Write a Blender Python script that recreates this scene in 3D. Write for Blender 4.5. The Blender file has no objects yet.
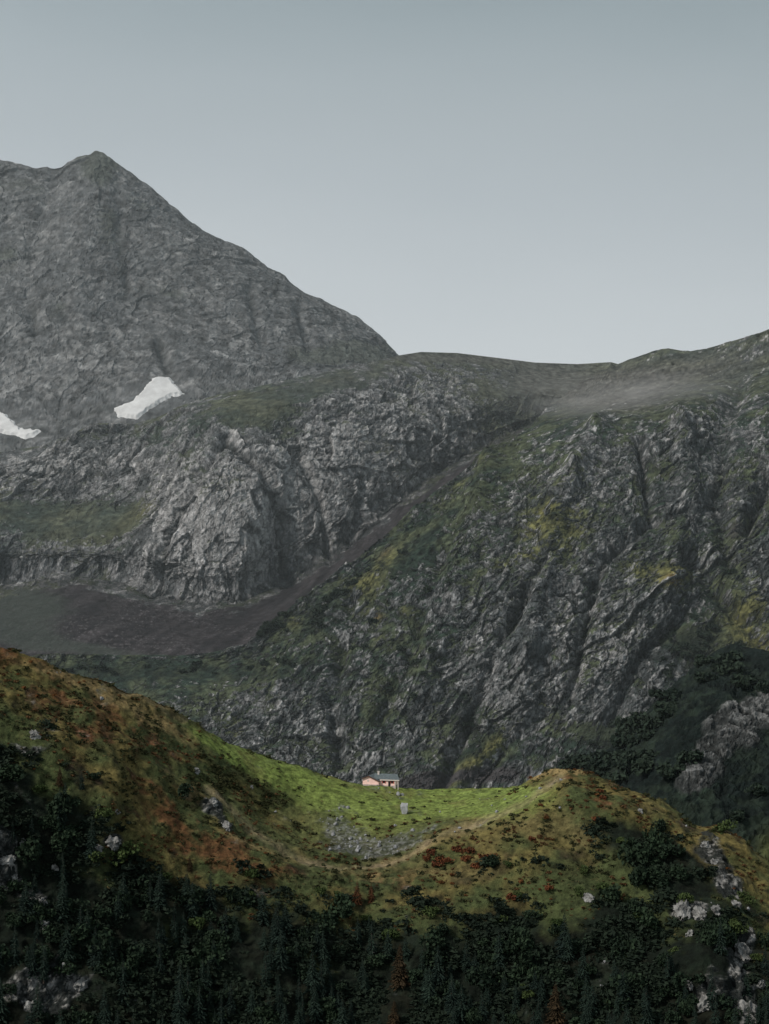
import bpy, bmesh, math, random, time
import numpy as np
T0 = time.time()
rng = np.random.default_rng(7); random.seed(7)
C = bpy.context.scene.collection
W, H, F, HZ = 769, 1024, 1700.0, 560.0       # picture size, focal length in pixels, row of the horizon
PITCH = math.atan((HZ - H/2)/F)

# ------------------------------------------------------------------ helpers
def world(px, py, Y):
    """point seen at (px, py) at ground distance Y"""
    a = (np.asarray(px, float) - W/2)/F
    b = (H/2 - np.asarray(py, float))/F
    cp, sp = math.cos(PITCH), math.sin(PITCH)
    dy = cp - b*sp; dz = sp + b*cp
    s = np.asarray(Y, float)/dy
    return np.stack([a*s, dy*s, dz*s], -1)

def project(P):
    cp, sp = math.cos(PITCH), math.sin(PITCH)
    d = P[..., 1]*cp + P[..., 2]*sp
    u = -P[..., 1]*sp + P[..., 2]*cp
    return np.stack([W/2 + F*P[..., 0]/d, H/2 - F*u/d], -1)

_perm = np.random.default_rng(3).permutation(256).astype(np.int32)
_perm = np.concatenate([_perm, _perm, _perm])
_g = np.array([[1,1,0],[-1,1,0],[1,-1,0],[-1,-1,0],[1,0,1],[-1,0,1],[1,0,-1],[-1,0,-1],[0,1,1],[0,-1,1],[0,1,-1],[0,-1,-1],[1,1,0],[-1,1,0],[0,-1,1],[0,-1,-1]], np.float32)
def perlin(p):
    p = np.asarray(p, np.float32)
    i = np.floor(p).astype(np.int32); f = p - i; i &= 255
    u = f*f*f*(f*(f*6-15)+10)
    out = 0
    for dx in (0,1):
        wx = u[...,0] if dx else 1-u[...,0]
        for dy in (0,1):
            wy = u[...,1] if dy else 1-u[...,1]
            for dz in (0,1):
                wz = u[...,2] if dz else 1-u[...,2]
                h = _perm[_perm[_perm[i[...,0]+dx]+i[...,1]+dy]+i[...,2]+dz] & 15
                g = _g[h]
                out = out + wx*wy*wz*(g[...,0]*(f[...,0]-dx)+g[...,1]*(f[...,1]-dy)+g[...,2]*(f[...,2]-dz))
    return out
def fbm(p, oct=5, lac=2.1, gain=.5):
    a, s, o = 1.0, 0, 0
    for k in range(oct):
        o = o + a*perlin(p + 17.3*k); s += a; p = p*lac; a *= gain
    return o/s
def ridged(p, oct=5, lac=2.1, gain=.55):
    a, s, o, w = 1.0, 0, 0, 1.0
    for k in range(oct):
        n = 1 - np.abs(perlin(p + 9.1*k))*1.9
        n = np.clip(n, 0, 1)**1.6
        o = o + a*n*w; s += a; w = np.clip(n*1.6, .25, 1); p = p*lac; a *= gain
    return o/s
def sstep(a, b, x):
    t = np.clip((x-a)/(b-a), 0, 1); return t*t*(3-2*t)
def blur(a, n):
    for ax in (0, 1):
        for _ in range(2):
            pad = [(0,0),(0,0)]; pad[ax] = (n, n)
            c = np.cumsum(np.pad(a, pad, mode='edge'), axis=ax)
            z = np.zeros_like(np.take(c, [0], ax)); c = np.concatenate([z, c], ax)
            L = a.shape[ax]; k = 2*n+1
            a = (np.take(c, range(k, k+L), ax) - np.take(c, range(0, L), ax))/k
    return a
def blobs(U, V, lst):
    o = np.zeros_like(U)
    for cx, cy, rx, ry, ang, val in lst:
        a = math.radians(ang); ca, sa = math.cos(a), math.sin(a)
        dx, dy = U-cx, V-cy
        e = ((dx*ca+dy*sa)/rx)**2 + ((-dx*sa+dy*ca)/ry)**2
        o = o + val*np.exp(-e*1.2)
    return o
def inpoly(U, V, poly):
    """signed distance-like: >0 inside"""
    n = len(poly); inside = np.zeros(U.shape, bool); d = np.full(U.shape, 1e9)
    for i in range(n):
        x1, y1 = poly[i]; x2, y2 = poly[(i+1) % n]
        c = ((y1 > V) != (y2 > V)) & (U < (x2-x1)*(V-y1)/((y2-y1) if y2 != y1 else 1e-9)+x1)
        inside ^= c
        L = (x2-x1)**2+(y2-y1)**2
        t = np.clip(((U-x1)*(x2-x1)+(V-y1)*(y2-y1))/L, 0, 1)
        d = np.minimum(d, np.hypot(U-x1-t*(x2-x1), V-y1-t*(y2-y1)))
    return np.where(inside, d, -d)
def lines(U, V, lst):
    """soft bands along polylines: (points, half width, value)"""
    o = np.zeros_like(U)
    for pts, w, val in lst:
        d = np.full(U.shape, 1e9)
        for (x1, y1), (x2, y2) in zip(pts[:-1], pts[1:]):
            L = (x2-x1)**2+(y2-y1)**2
            t = np.clip(((U-x1)*(x2-x1)+(V-y1)*(y2-y1))/L, 0, 1)
            d = np.minimum(d, np.hypot(U-x1-t*(x2-x1), V-y1-t*(y2-y1)))
        o = o + val*np.exp(-(d/w)**2)
    return o

class Sheet:
    """a lofted hillside: rows of (px, py, Y) from foot to crest and over to the far side"""
    def __init__(s, rows, x0, x1, nx, seg):
        xs = np.linspace(x0, x1, nx)
        R = []
        for r in rows:
            r = np.array(sorted(r), float)
            py = np.interp(xs, r[:,0], r[:,1]); Y = np.interp(xs, r[:,0], r[:,2])
            k = 7; ker = np.hanning(k+2)[1:-1]; ker /= ker.sum()
            Y = np.convolve(np.pad(Y, 12, mode='edge'), np.hanning(27)[1:-1]/np.hanning(27)[1:-1].sum(), 'valid')
            Y = np.resize(Y, nx) if len(Y) != nx else Y
            R.append(np.stack([py, Y], -1))
        R = np.array(R)                      # rows, nx, 2
        out = []
        n = len(R)
        for k in range(n-1):
            p0 = R[max(k-1,0)]; p1 = R[k]; p2 = R[k+1]; p3 = R[min(k+2,n-1)]
            if k == n-2: p3 = p2
            if k == n-3: p3 = p2               # the crest is a fold: no overshoot
            if k == n-2: p0 = p1
            for j in range(seg[k]):
                t = j/seg[k]
                # monotone-ish hermite
                m1 = (p2-p0)*.5; m2 = (p3-p1)*.5
                h = 2*t**3-3*t**2+1, t**3-2*t**2+t, -2*t**3+3*t**2, t**3-t**2
                out.append(h[0]*p1+h[1]*m1+h[2]*p2+h[3]*m2)
        out.append(R[-1])
        G = np.array(out)
        s.V = G[...,0]; s.Y = G[...,1]; s.U = np.broadcast_to(xs, s.V.shape).copy()
        s.P = world(s.U, s.V, s.Y)
        s.crest = sum(seg[:-1])
        s.ny, s.nx = s.V.shape
        t = np.arange(s.ny)[:,None]*np.ones(s.nx)[None]
        s.tocrest = np.abs(t - s.crest)
    def normals(s):
        a = np.gradient(s.P, axis=1); b = np.gradient(s.P, axis=0)
        n = np.cross(a, b); n /= np.linalg.norm(n, axis=-1, keepdims=True)+1e-9
        return n
    def push(s, d, n=None):
        n = s.normals() if n is None else n
        s.P = s.P + n*d[...,None]
    def build(s, name, col, mat, smooth=True, extra=None):
        ny, nx = s.ny, s.nx
        idx = np.arange(ny*nx).reshape(ny, nx)
        q = np.stack([idx[:-1,:-1], idx[:-1,1:], idx[1:,1:], idx[1:,:-1]], -1).reshape(-1, 4)
        return mesh_np(name, s.P.reshape(-1,3), q, mat, col.reshape(-1, col.shape[-1]), smooth)

def mesh_np(name, verts, faces, mat, col=None, smooth=False, link=True):
    me = bpy.data.meshes.new(name)
    k = faces.shape[1]
    me.vertices.add(len(verts)); me.vertices.foreach_set('co', np.ascontiguousarray(verts, np.float32).ravel())
    me.loops.add(faces.size); me.loops.foreach_set('vertex_index', np.ascontiguousarray(faces, np.int32).ravel())
    me.polygons.add(len(faces))
    me.polygons.foreach_set('loop_start', np.arange(0, faces.size, k, dtype=np.int32))
    if col is not None:
        c = np.ones((len(verts), 4), np.float32); c[:, :col.shape[1]] = col
        at = me.color_attributes.new('Col', 'FLOAT_COLOR', 'POINT'); at.data.foreach_set('color', c.ravel())
    me.update(calc_edges=True)
    me.polygons.foreach_set('use_smooth', np.full(len(faces), smooth, bool))
    me.materials.append(mat)
    if not link: return me
    o = bpy.data.objects.new(name, me); C.objects.link(o); return o

def tag(o, label=None, cat=None, group=None, kind=None):
    if label: o['label'] = label
    if cat: o['category'] = cat
    if group: o['group'] = group
    if kind: o['kind'] = kind
    return o

# ------------------------------------------------------------------ materials
def new_mat(name):
    m = bpy.data.materials.new(name); m.use_nodes = True
    nt = m.node_tree; b = nt.nodes['Principled BSDF']
    b.inputs['Roughness'].default_value = .9
    b.inputs['Specular IOR Level'].default_value = .15
    return m, nt, b
def terrain_mat(name, sc, lo, hi, bump_d, bump_s=1.0, stretch=(1,1,1), rotx=0, streak=.5):
    """vertex colour times two scales of world-space noise; alpha channel of Col = how rocky (crisper noise, stronger bump)"""
    m, nt, b = new_mat(name); N = nt.nodes; L = nt.links
    at = N.new('ShaderNodeVertexColor'); at.layer_name = 'Col'
    tc = N.new('ShaderNodeTexCoord'); mp = N.new('ShaderNodeMapping'); mp.inputs['Scale'].default_value = stretch
    mp.inputs['Rotation'].default_value = (0, rotx, 0)
    L.new(tc.outputs['Object'], mp.inputs['Vector'])
    n1 = N.new('ShaderNodeTexNoise'); n1.inputs['Scale'].default_value = 1/sc; n1.inputs['Detail'].default_value = 9; n1.inputs['Roughness'].default_value = .68
    n2 = N.new('ShaderNodeTexNoise'); n2.inputs['Scale'].default_value = 4.3/sc; n2.inputs['Detail'].default_value = 6; n2.inputs['Roughness'].default_value = .7
    v = N.new('ShaderNodeTexVoronoi'); v.feature = 'DISTANCE_TO_EDGE'; v.inputs['Scale'].default_value = 1.3/sc
    dist = N.new('ShaderNodeVectorMath'); dist.operation = 'MULTIPLY_ADD'
    dist.inputs[1].default_value = (sc*1.2,)*3
    L.new(n1.outputs['Color'], dist.inputs[0]); L.new(mp.outputs[0], dist.inputs[2]); L.new(dist.outputs[0], v.inputs['Vector'])
    for n in (n1, n2): L.new(mp.outputs[0], n.inputs['Vector'])
    r1 = N.new('ShaderNodeMapRange'); r1.inputs['From Min'].default_value = .33; r1.inputs['From Max'].default_value = .67
    r1.inputs['To Min'].default_value = lo; r1.inputs['To Max'].default_value = hi
    L.new(n1.outputs['Fac'], r1.inputs['Value'])
    r2 = N.new('ShaderNodeMapRange'); r2.inputs['From Min'].default_value = .35; r2.inputs['From Max'].default_value = .65
    r2.inputs['To Min'].default_value = .82; r2.inputs['To Max'].default_value = 1.18
    L.new(n2.outputs['Fac'], r2.inputs['Value'])
    cr = N.new('ShaderNodeMapRange'); cr.inputs['From Max'].default_value = .09; cr.inputs['To Min'].default_value = .62
    L.new(v.outputs['Distance'], cr.inputs['Value'])
    crm = N.new('ShaderNodeMix'); crm.data_type = 'FLOAT'; crm.inputs[2].default_value = 1.0
    L.new(at.outputs['Alpha'], crm.inputs[0]); L.new(cr.outputs[0], crm.inputs[3])
    mu = N.new('ShaderNodeMath'); mu.operation = 'MULTIPLY'; L.new(r1.outputs[0], mu.inputs[0]); L.new(r2.outputs[0], mu.inputs[1])
    mu2 = N.new('ShaderNodeMath'); mu2.operation = 'MULTIPLY'; L.new(mu.outputs[0], mu2.inputs[0]); L.new(crm.outputs[0], mu2.inputs[1])
    sc_ = N.new('ShaderNodeVectorMath'); sc_.operation = 'SCALE'
    L.new(at.outputs['Color'], sc_.inputs[0]); L.new(mu2.outputs[0], sc_.inputs['Scale'])
    L.new(sc_.outputs[0], b.inputs['Base Color'])
    # light streaks and dark seams along the bedding, only on rock
    mp2 = N.new('ShaderNodeMapping'); mp2.inputs['Rotation'].default_value = (0, math.radians(28), 0); mp2.inputs['Scale'].default_value = (1, .6, .42)
    L.new(tc.outputs['Object'], mp2.inputs['Vector'])
    n3 = N.new('ShaderNodeTexNoise'); n3.inputs['Scale'].default_value = 2.6/sc; n3.inputs['Detail'].default_value = 7; n3.inputs['Roughness'].default_value = .72; n3.inputs['Distortion'].default_value = .6
    L.new(mp2.outputs[0], n3.inputs['Vector'])
    r3 = N.new('ShaderNodeMapRange'); r3.inputs['From Min'].default_value = .36; r3.inputs['From Max'].default_value = .66
    r3.inputs['To Min'].default_value = 1-streak; r3.inputs['To Max'].default_value = 1+streak*1.15; L.new(n3.outputs['Fac'], r3.inputs['Value'])
    m3 = N.new('ShaderNodeMix'); m3.data_type = 'FLOAT'; m3.inputs[2].default_value = 1.0
    L.new(at.outputs['Alpha'], m3.inputs[0]); L.new(r3.outputs[0], m3.inputs[3])
    s3 = N.new('ShaderNodeVectorMath'); s3.operation = 'SCALE'; L.new(sc_.outputs[0], s3.inputs[0]); L.new(m3.outputs[0], s3.inputs['Scale'])
    L.new(s3.outputs[0], b.inputs['Base Color'])
    add = N.new('ShaderNodeMath'); add.operation = 'MULTIPLY_ADD'; add.inputs[1].default_value = .35
    L.new(n2.outputs['Fac'], add.inputs[0]); L.new(n1.outputs['Fac'], add.inputs[2])
    v2 = N.new('ShaderNodeTexVoronoi'); v2.feature = 'F1'; v2.inputs['Scale'].default_value = 3.1/sc; L.new(dist.outputs[0], v2.inputs['Vector'])
    v2m = N.new('ShaderNodeMath'); v2m.operation = 'MULTIPLY'; L.new(v2.outputs['Distance'], v2m.inputs[0]); L.new(at.outputs['Alpha'], v2m.inputs[1])
    ad2 = N.new('ShaderNodeMath'); ad2.operation = 'MULTIPLY_ADD'; ad2.inputs[1].default_value = .7; L.new(v2m.outputs[0], ad2.inputs[0]); L.new(add.outputs[0], ad2.inputs[2])
    bp = N.new('ShaderNodeBump'); bp.inputs['Distance'].default_value = bump_d; bp.inputs['Strength'].default_value = bump_s
    L.new(ad2.outputs[0], bp.inputs['Height']); L.new(bp.outputs[0], b.inputs['Normal'])
    return m
def leaf_mat(name, c1, c2, rough=.85, vary=.35):
    m, nt, b = new_mat(name); N = nt.nodes; L = nt.links
    oi = N.new('ShaderNodeObjectInfo'); g = N.new('ShaderNodeNewGeometry')
    mx = N.new('ShaderNodeMix'); mx.data_type = 'RGBA'; mx.inputs[6].default_value = (*c1,1); mx.inputs[7].default_value = (*c2,1)
    ad = N.new('ShaderNodeMath'); ad.operation = 'MULTIPLY_ADD'; ad.inputs[1].default_value = .55
    ri = N.new('ShaderNodeMath'); ri.operation = 'MULTIPLY'; ri.inputs[1].default_value = .45
    L.new(oi.outputs['Random'], ri.inputs[0]); L.new(g.outputs['Random Per Island'], ad.inputs[0]); L.new(ri.outputs[0], ad.inputs[2])
    L.new(ad.outputs[0], mx.inputs[0])
    L.new(mx.outputs[2], b.inputs['Base Color']); b.inputs['Roughness'].default_value = rough
    return m
def flat_mat(name, c, rough=.85, nscale=3.0, amt=.25, bump=.0):
    m, nt, b = new_mat(name); N = nt.nodes; L = nt.links
    tc = N.new('ShaderNodeTexCoord'); n = N.new('ShaderNodeTexNoise'); n.inputs['Scale'].default_value = nscale; n.inputs['Detail'].default_value = 7
    L.new(tc.outputs['Object'], n.inputs['Vector'])
    r = N.new('ShaderNodeMapRange'); r.inputs['From Min'].default_value = .3; r.inputs['From Max'].default_value = .7
    r.inputs['To Min'].default_value = 1-amt; r.inputs['To Max'].default_value = 1+amt; L.new(n.outputs['Fac'], r.inputs['Value'])
    s = N.new('ShaderNodeVectorMath'); s.operation = 'SCALE'; s.inputs[0].default_value = c; L.new(r.outputs[0], s.inputs['Scale'])
    L.new(s.outputs[0], b.inputs['Base Color']); b.inputs['Roughness'].default_value = rough
    if bump:
        bp = N.new('ShaderNodeBump'); bp.inputs['Distance'].default_value = bump; L.new(n.outputs['Fac'], bp.inputs['Height']); L.new(bp.outputs[0], b.inputs['Normal'])
    return m

def lerp(a, b, t): return a + (b-a)*t[...,None]
def A3(*c): return np.array(c, float)

def _h(i, j, k, m):
    return _perm[_perm[_perm[(i+m*37) & 255]+(j & 255)]+(k & 255)].astype(np.float32)/255
def facet(q, tilt=1.0):
    """cells with a tilted plane each: broken rock faces. returns relief, crack (0 at an edge), a random number per cell"""
    q = np.asarray(q, np.float32); i0 = np.floor(q).astype(np.int32); f = q-i0
    d1 = np.full(q.shape[:-1], 9., np.float32); d2 = d1.copy(); rel = np.zeros_like(d1); cid = np.zeros_like(d1)
    for dx in (-1,0,1):
        for dy in (-1,0,1):
            for dz in (-1,0,1):
                i, j, k = i0[...,0]+dx, i0[...,1]+dy, i0[...,2]+dz
                r1, r2, r3 = _h(i,j,k,1), _h(i,j,k,2), _h(i,j,k,3)
                vx, vy, vz = dx+r1-f[...,0], dy+r2-f[...,1], dz+r3-f[...,2]
                d = vx*vx+vy*vy+vz*vz
                m = d < d1
                d2 = np.where(m, d1, np.minimum(d2, d))
                g = (vx*(_h(i,j,k,4)-.5)+vy*(_h(i,j,k,5)-.5)*.8+vz*(r2-.5))*tilt*2 + (_h(i,j,k,6)-.5)*.9
                rel = np.where(m, g, rel); cid = np.where(m, r1, cid); d1 = np.where(m, d, d1)
    return rel, np.sqrt(d2)-np.sqrt(d1), cid

def rock_disp(P, U, V, scale, ang, stretch, amp, seed=0, warp=.24):
    """ribbed crag relief: ridged noise and broken planes stretched along a direction in the face (ang from vertical, degrees)"""
    a = math.radians(ang); ca, sa = math.cos(a), math.sin(a)
    x = P[...,0]; z = P[...,2]*1.2 + P[...,1]*.25; y = P[...,1]
    along = x*sa + z*ca; across = x*ca - z*sa
    stretch = 1+(stretch-1)*.45
    q = np.stack([across/scale, along/(scale*stretch), y/(scale*1.2)], -1) + seed*7.77
    w = np.stack([fbm(q*.7+3.1, 4), fbm(q*.7+31.7, 4), 0*x], -1)*warp*2
    q = q + w
    big = ridged(q*.5, 2)
    f1, c1, i1 = facet(q*np.array([1.3,1.1,1.3]))
    f2, c2, i2 = facet(q*np.array([3.1,3.0,3.1])+5)
    f3, c3, i3 = facet(q*np.array([7.5,8.5,7.5])+9)
    f4, c4, i4 = facet(q*np.array([19.,19.,19.])+13)
    fine = fbm(q*9, 4)
    d = amp*(.55*(big-.45) + .42*f1 + .30*f2 + .19*f3 + .09*f4 + .10*fine)
    tone = (i1-.5)*.5 + (i2-.5)*.8 + (i3-.5)*.8 + (np.clip(c2*5,0,1)-1)*.5 + (np.clip(c3*5,0,1)-1)*.35 + (i4-.5)*.7 + fine*.6
    return d, big, tone, fine

# ------------------------------------------------------------------ the far peak
SKY_A = [(-90,190),(-40,168),(-15,158),(0,160),(16,164),(36,168),(60,164),(73,158.6),(84,155),(96,151),(104,153),(125,169),(151,187),(163,197),(179,211),(190,221),(207,232),(224,241),(244,247),(255,257),(268,267),(281,273),(302,291),(318,298),(333,304),(359,318),(372,327),(385,341),(398,355),(420,372),(460,400)]
def offs(row, dpy, dY, Y=None):
    return [(r[0], r[1]+dpy, (Y if Y is not None else r[2])+dY) for r in row]
_x = np.arange(-90, 461, 2.5); _y = np.interp(_x, *np.array(SKY_A).T) + 1.6*perlin(np.stack([_x/9, _x*0, _x*0+.5], -1)) + 1.0*perlin(np.stack([_x/3.7, _x*0+3, _x*0+.5], -1))
crA = [(float(a), float(b), 3050.) for a, b in zip(_x, _y)]
rowsA = [
 [(-90,620,2250),(460,560,2250)],
 [(-90,480,2480),(100,470,2460),(200,440,2500),(320,430,2540),(460,440,2600)],
 [(-90,400,2620),(60,400,2600),(140,385,2600),(200,370,2640),(320,372,2720),(400,400,2720),(460,425,2720)],
 [(-90,290,2800),(80,290,2760),(140,300,2800),(250,320,2800),(340,345,2860),(400,375,2850),(460,412,2850)],
 [(-90,215,2960),(40,205,2940),(90,200,2925),(125,215,2928),(250,275,2930),(330,315,2950),(380,350,2960),(460,405,2960)],
 crA,
 offs(crA, 110, 420)]
def make_peak():
    S = Sheet(rowsA, -150, 460, 610, [20,40,100,80,60,30])
    tap = sstep(0, 14, S.tocrest)*.85+.15
    d, big, med, fine = rock_disp(S.P, S.U, S.V, 130, 22, 2.4, 7.5, 1)
    d2, b2, m2, f2 = rock_disp(S.P, S.U, S.V, 44, -38, 2.6, 2.6, 4)
    dents = lines(S.U, S.V, [([(116,180),(122,215),(119,240),(127,275),(125,300)],5,-4),([(160,345),(172,380)],6,-12),([(30,310),(34,330)],5,-10),([(60,160),(35,230),(25,300)],8,-8),
                             ([(250,290),(262,340)],6,-8),([(300,310),(310,350)],6,-8)])
    sn = np.clip(blobs(S.U, S.V, [(148,400,44,22,-25,1.8),(8,424,50,16,15,1.8)]), 0, 1)
    S.push(((d + d2)*tap + dents + 3.0*fbm(S.P/9+61, 4)*tap)*(1-.93*sn))
    n = S.normals(); nz = n[...,2]
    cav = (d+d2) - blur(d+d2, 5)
    nn = fbm(S.P/110+5, 5); n2 = fbm(S.P/26+9, 4)
    rock = A3(.158,.167,.174); dark = A3(.090,.099,.106); pale = A3(.245,.255,.262)  # distance haze put into the rock colours: darks lifted, contrast lowered, tint blued
    strat = fbm(np.stack([(S.P[...,0]*.5+S.P[...,2])/26, (S.P[...,0]-S.P[...,2]*.5)/260, S.P[...,1]/400], -1), 4)
    c = lerp(dark, rock, sstep(-.4, .4, nn*1.1+.1+cav/14+med*.6+m2*.5+strat*.6))
    c = lerp(c, pale, sstep(.05, .5, n2*.8+m2*.3+cav/12+blobs(S.U,S.V,[(60,370,110,40,-5,.35),(200,320,120,30,35,.2)]))*.7)
    veg = blobs(S.U, S.V, [(102,168,24,20,20,1.1),(135,200,22,8,40,.5),(108,212,14,12,0,.5),(350,355,90,14,-3,1),(10,190,40,25,0,.35),(10,250,14,20,0,.4),(115,235,22,26,0,.5),(255,290,14,6,30,.5),(60,310,16,14,0,.55),(170,295,30,8,10,.4)]) + nn*.9 + (nz-.62)*.6
    c = lerp(c, A3(.075,.088,.078), sstep(.3, .75, veg)*.85)
    crack = lines(S.U, S.V, [([(112,215),(124,235),(119,260),(127,275),(125,300)],4,.9),([(150,270),(158,300),(190,320)],3,.4),([(300,320),(310,350)],3,.3),([(160,345),(172,390)],5,1),([(32,305),(34,332)],4,1),([(55,312),(62,318)],5,.8),([(250,290),(262,340)],3,.4),([(0,445),(60,425),(110,405)],9,.7),([(200,385),(260,380)],9,.4)])
    c = lerp(c, A3(.035,.042,.044), np.clip(crack*(.6+n2*1.6), 0, .85))
    n5 = fbm(S.P/11+3, 4); stain = fbm(np.stack([S.P[...,0]/16, S.P[...,1]/90, S.P[...,2]/90], -1)+40, 4)
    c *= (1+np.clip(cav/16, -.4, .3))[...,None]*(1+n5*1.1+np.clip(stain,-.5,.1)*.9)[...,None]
    c = np.concatenate([np.clip(c, .01, 1), np.full(c.shape[:2]+(1,), .16)], -1)
    o = S.build('far_mountain', c, MAT_FAR, False); tag(o, 'bare grey rocky peak rising behind the valley', None, None, 'structure')
    return S

# ------------------------------------------------------------------ the middle massif and its scree bowl
crB = [(-90,470,2230),(0,452,2220),(40,446,2215),(70,436,2205),(90,424,2200),(110,423,2195),(135,424,2190),(160,416,2190),(185,404,2185),(220,394,2180),(260,386,2190),(300,377,2210),(350,366,2240),(385,359,2270),(398,355.5,2290),(421,352,2330),(457,353,2370),(499,358,2410),(535,362.5,2440),(577,364,2450),(611,362,2450),(650,372,2450),(720,390,2450)]
rowsB = [
 [(-90,760,1500),(0,740,1540),(100,740,1560),(250,730,1600),(350,660,1680),(450,580,1800),(520,540,1850),(620,500,1950),(720,500,1950)],
 [(-90,665,1670),(0,660,1680),(100,660,1680),(200,660,1680),(260,648,1710),(300,625,1760),(380,565,1880),(450,510,1990),(520,455,2080),(560,430,2120),(620,415,2180),(720,415,2180)],
 [(-90,600,1985),(0,590,1980),(60,580,1980),(120,586,1970),(150,597,1930),(200,606,1900),(245,603,1905),(285,586,1955),(300,578,1962),(312,569,1970),(345,546,1995),(369,527,2020),(385,515,2045),(420,491,2090),(450,468,2130),(480,450,2170),(520,430,2225),(560,410,2260),(620,400,2290),(720,405,2290)],
 [(-90,545,2030),(0,545,2020),(80,545,2020),(125,548,1995),(150,555,1945),(200,560,1920),(245,555,1925),(285,540,1985),(340,505,2020),(385,482,2070),(430,458,2130),(480,432,2195),(520,416,2250),(560,400,2290),(620,394,2320),(720,400,2310)],
 [(-90,495,2130),(0,495,2120),(80,500,2110),(130,505,2070),(170,490,1985),(210,480,1960),(260,465,1990),(290,460,2025),(340,445,2065),(385,435,2105),(430,420,2165),(480,403,2235),(520,393,2280),(560,387,2320),(620,383,2350),(720,396,2340)],
 [(-90,482,2175),(0,470,2165),(80,458,2160),(130,460,2130),(180,435,2080),(220,420,2070),(270,410,2095),(340,395,2145),(385,385,2190),(430,375,2260),(480,372,2325),(520,375,2370),(560,376,2400),(620,375,2410),(720,392,2400)],
 crB, offs(crB, 90, 350)]
def make_middle():
    S = Sheet(rowsB, -150, 720, 960, [12,80,60,90,70,56,36])
    sc = sstep(0, 5, S.V + 16*fbm(S.P/26+3, 4) + 5*fbm(S.P/6+33,3) - 3 - np.interp(S.U[0], *np.array([(r[0], r[1]) for r in sorted(rowsB[2])]).T)[None])   # 1 = scree side
    base_ = np.interp(S.U[0], *np.array([(r[0], r[1]) for r in sorted(rowsB[2])]).T)[None]
    tap = sstep(0, 12, S.tocrest)*.85+.15
    nz0 = S.normals()[...,2]; flat0 = 1-.85*sstep(.72, .93, nz0)
    vgb = np.clip(blobs(S.U, S.V, [(60,517,75,13,3,.8),(120,520,40,28,-30,.8),(250,405,60,14,-10,.6),(330,382,60,12,-12,.6)]),0,1)
    upper = np.clip(blobs(S.U, S.V, [(560,385,75,26,8,1.4),(440,358,90,5,2,1.1),(350,378,70,12,-12,.5)]), 0, 1)
    d, big, med, fine = rock_disp(S.P, S.U, S.V, 110, 28, 2.6, 15, 2)
    d2, b2, m2, f2 = rock_disp(S.P, S.U, S.V, 36, 14, 2.0, 5, 6)
    dents = lines(S.U, S.V, [([(225,440),(262,470),(285,520),(288,585)],6,-9),([(330,560),(320,500),(300,455)],5,-9),([(150,590),(170,520),(205,470),(230,430)],5,-8),
       ([(350,540),(365,480)],5,-8)])
    soft = (1-sc)*(1-.85*upper)*flat0*(1-.7*vgb)
    dome = np.clip(blobs(S.U, S.V, [(225,525,70,75,-30,1.2),(350,470,80,45,-20,.8)]), 0, 1)
    S.push(((d+d2)*tap*(1-.42*dome)-7*sstep(-60,0,S.V-base_)*(1-sc))*soft + dents*(1-sc) + 3*fbm(S.P/60, 5)*sc)
    n = S.normals(); nz = n[...,2]
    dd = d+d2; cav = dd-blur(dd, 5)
    nn = fbm(S.P/90+5, 5); n2 = fbm(S.P/20+9, 4); n5 = fbm(S.P/7+19, 4)
    rock = A3(.220,.228,.238); dark = A3(.095,.106,.113); pale = A3(.41,.415,.42)
    c = lerp(dark, rock, sstep(-.4, .4, nn*.8+.12+cav/14+med*.5+m2*.4+.5*blobs(S.U,S.V,[(225,520,80,75,-30,1),(350,460,90,55,-20,.8)])))
    br = blobs(S.U, S.V, [(225,520,80,75,-30,.75),(350,460,90,55,-20,.55),(50,465,80,14,-3,.6),(30,570,60,14,0,.1),(440,400,60,30,0,.25)])
    c = lerp(c, pale, sstep(.1, .6, n2*.7+cav/12+br+m2*.35)*.75)
    veg = blobs(S.U, S.V, [(30,465,60,14,-2,-.6),(30,572,60,12,0,-.4),(50,512,75,14,3,1.1),(120,520,34,24,-30,.9),(40,528,60,10,0,.6),(100,560,26,22,0,.5),(150,440,30,20,0,.5),(250,410,60,16,-10,.6),(330,385,60,14,-12,.7),
        (460,357,110,7,4,1.1),(560,388,50,30,0,1.3),(280,420,22,22,0,.5),(330,490,16,14,0,.35),(10,440,30,12,0,.6),(200,430,14,18,0,.4),(500,415,18,18,0,.5),(180,455,14,30,-30,.3),(590,400,80,30,0,1.2),(20,545,60,10,0,.4)]) \
        + nn*.9 + n2*.8 + n5*.5 + (nz-.6)*.9 - .03 - m2*.3
    vm = sstep(.25, .55, veg)
    vc = lerp(A3(.038,.053,.046), A3(.075,.085,.06), sstep(-.2, .35, nn+n2*.5))
    vc = lerp(vc, A3(.105,.108,.10), np.clip(upper, 0, 1)*.8)
    vc = lerp(vc, A3(.10,.10,.045), np.clip(blobs(S.U,S.V,[(150,505,28,10,-35,1),(110,535,20,10,-20,.5)]), 0, 1)*.7)
    vc = vc*(1+n5*1.5)[...,None]
    c = lerp(c, vc, vm)
    crack = lines(S.U, S.V, [([(225,440),(262,470),(285,520),(288,585)],4,.9),([(330,560),(320,500),(300,455)],2.5,.5),([(150,590),(170,520),(205,470),(230,430)],2.5,.5)])
    c = lerp(c, A3(.03,.035,.036), np.clip(crack*(.8+n2), 0, .85))
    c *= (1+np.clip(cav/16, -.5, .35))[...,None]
    # scree
    spk = sstep(.28, .42, perlin(S.P/2.6)+.25*perlin(S.P/9))
    run = fbm(np.stack([(S.P[...,0]*.75-S.P[...,1]*.2)/9, (S.P[...,0]*.25+S.P[...,1]*.6)/130, S.P[...,2]/70], -1), 5)
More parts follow.
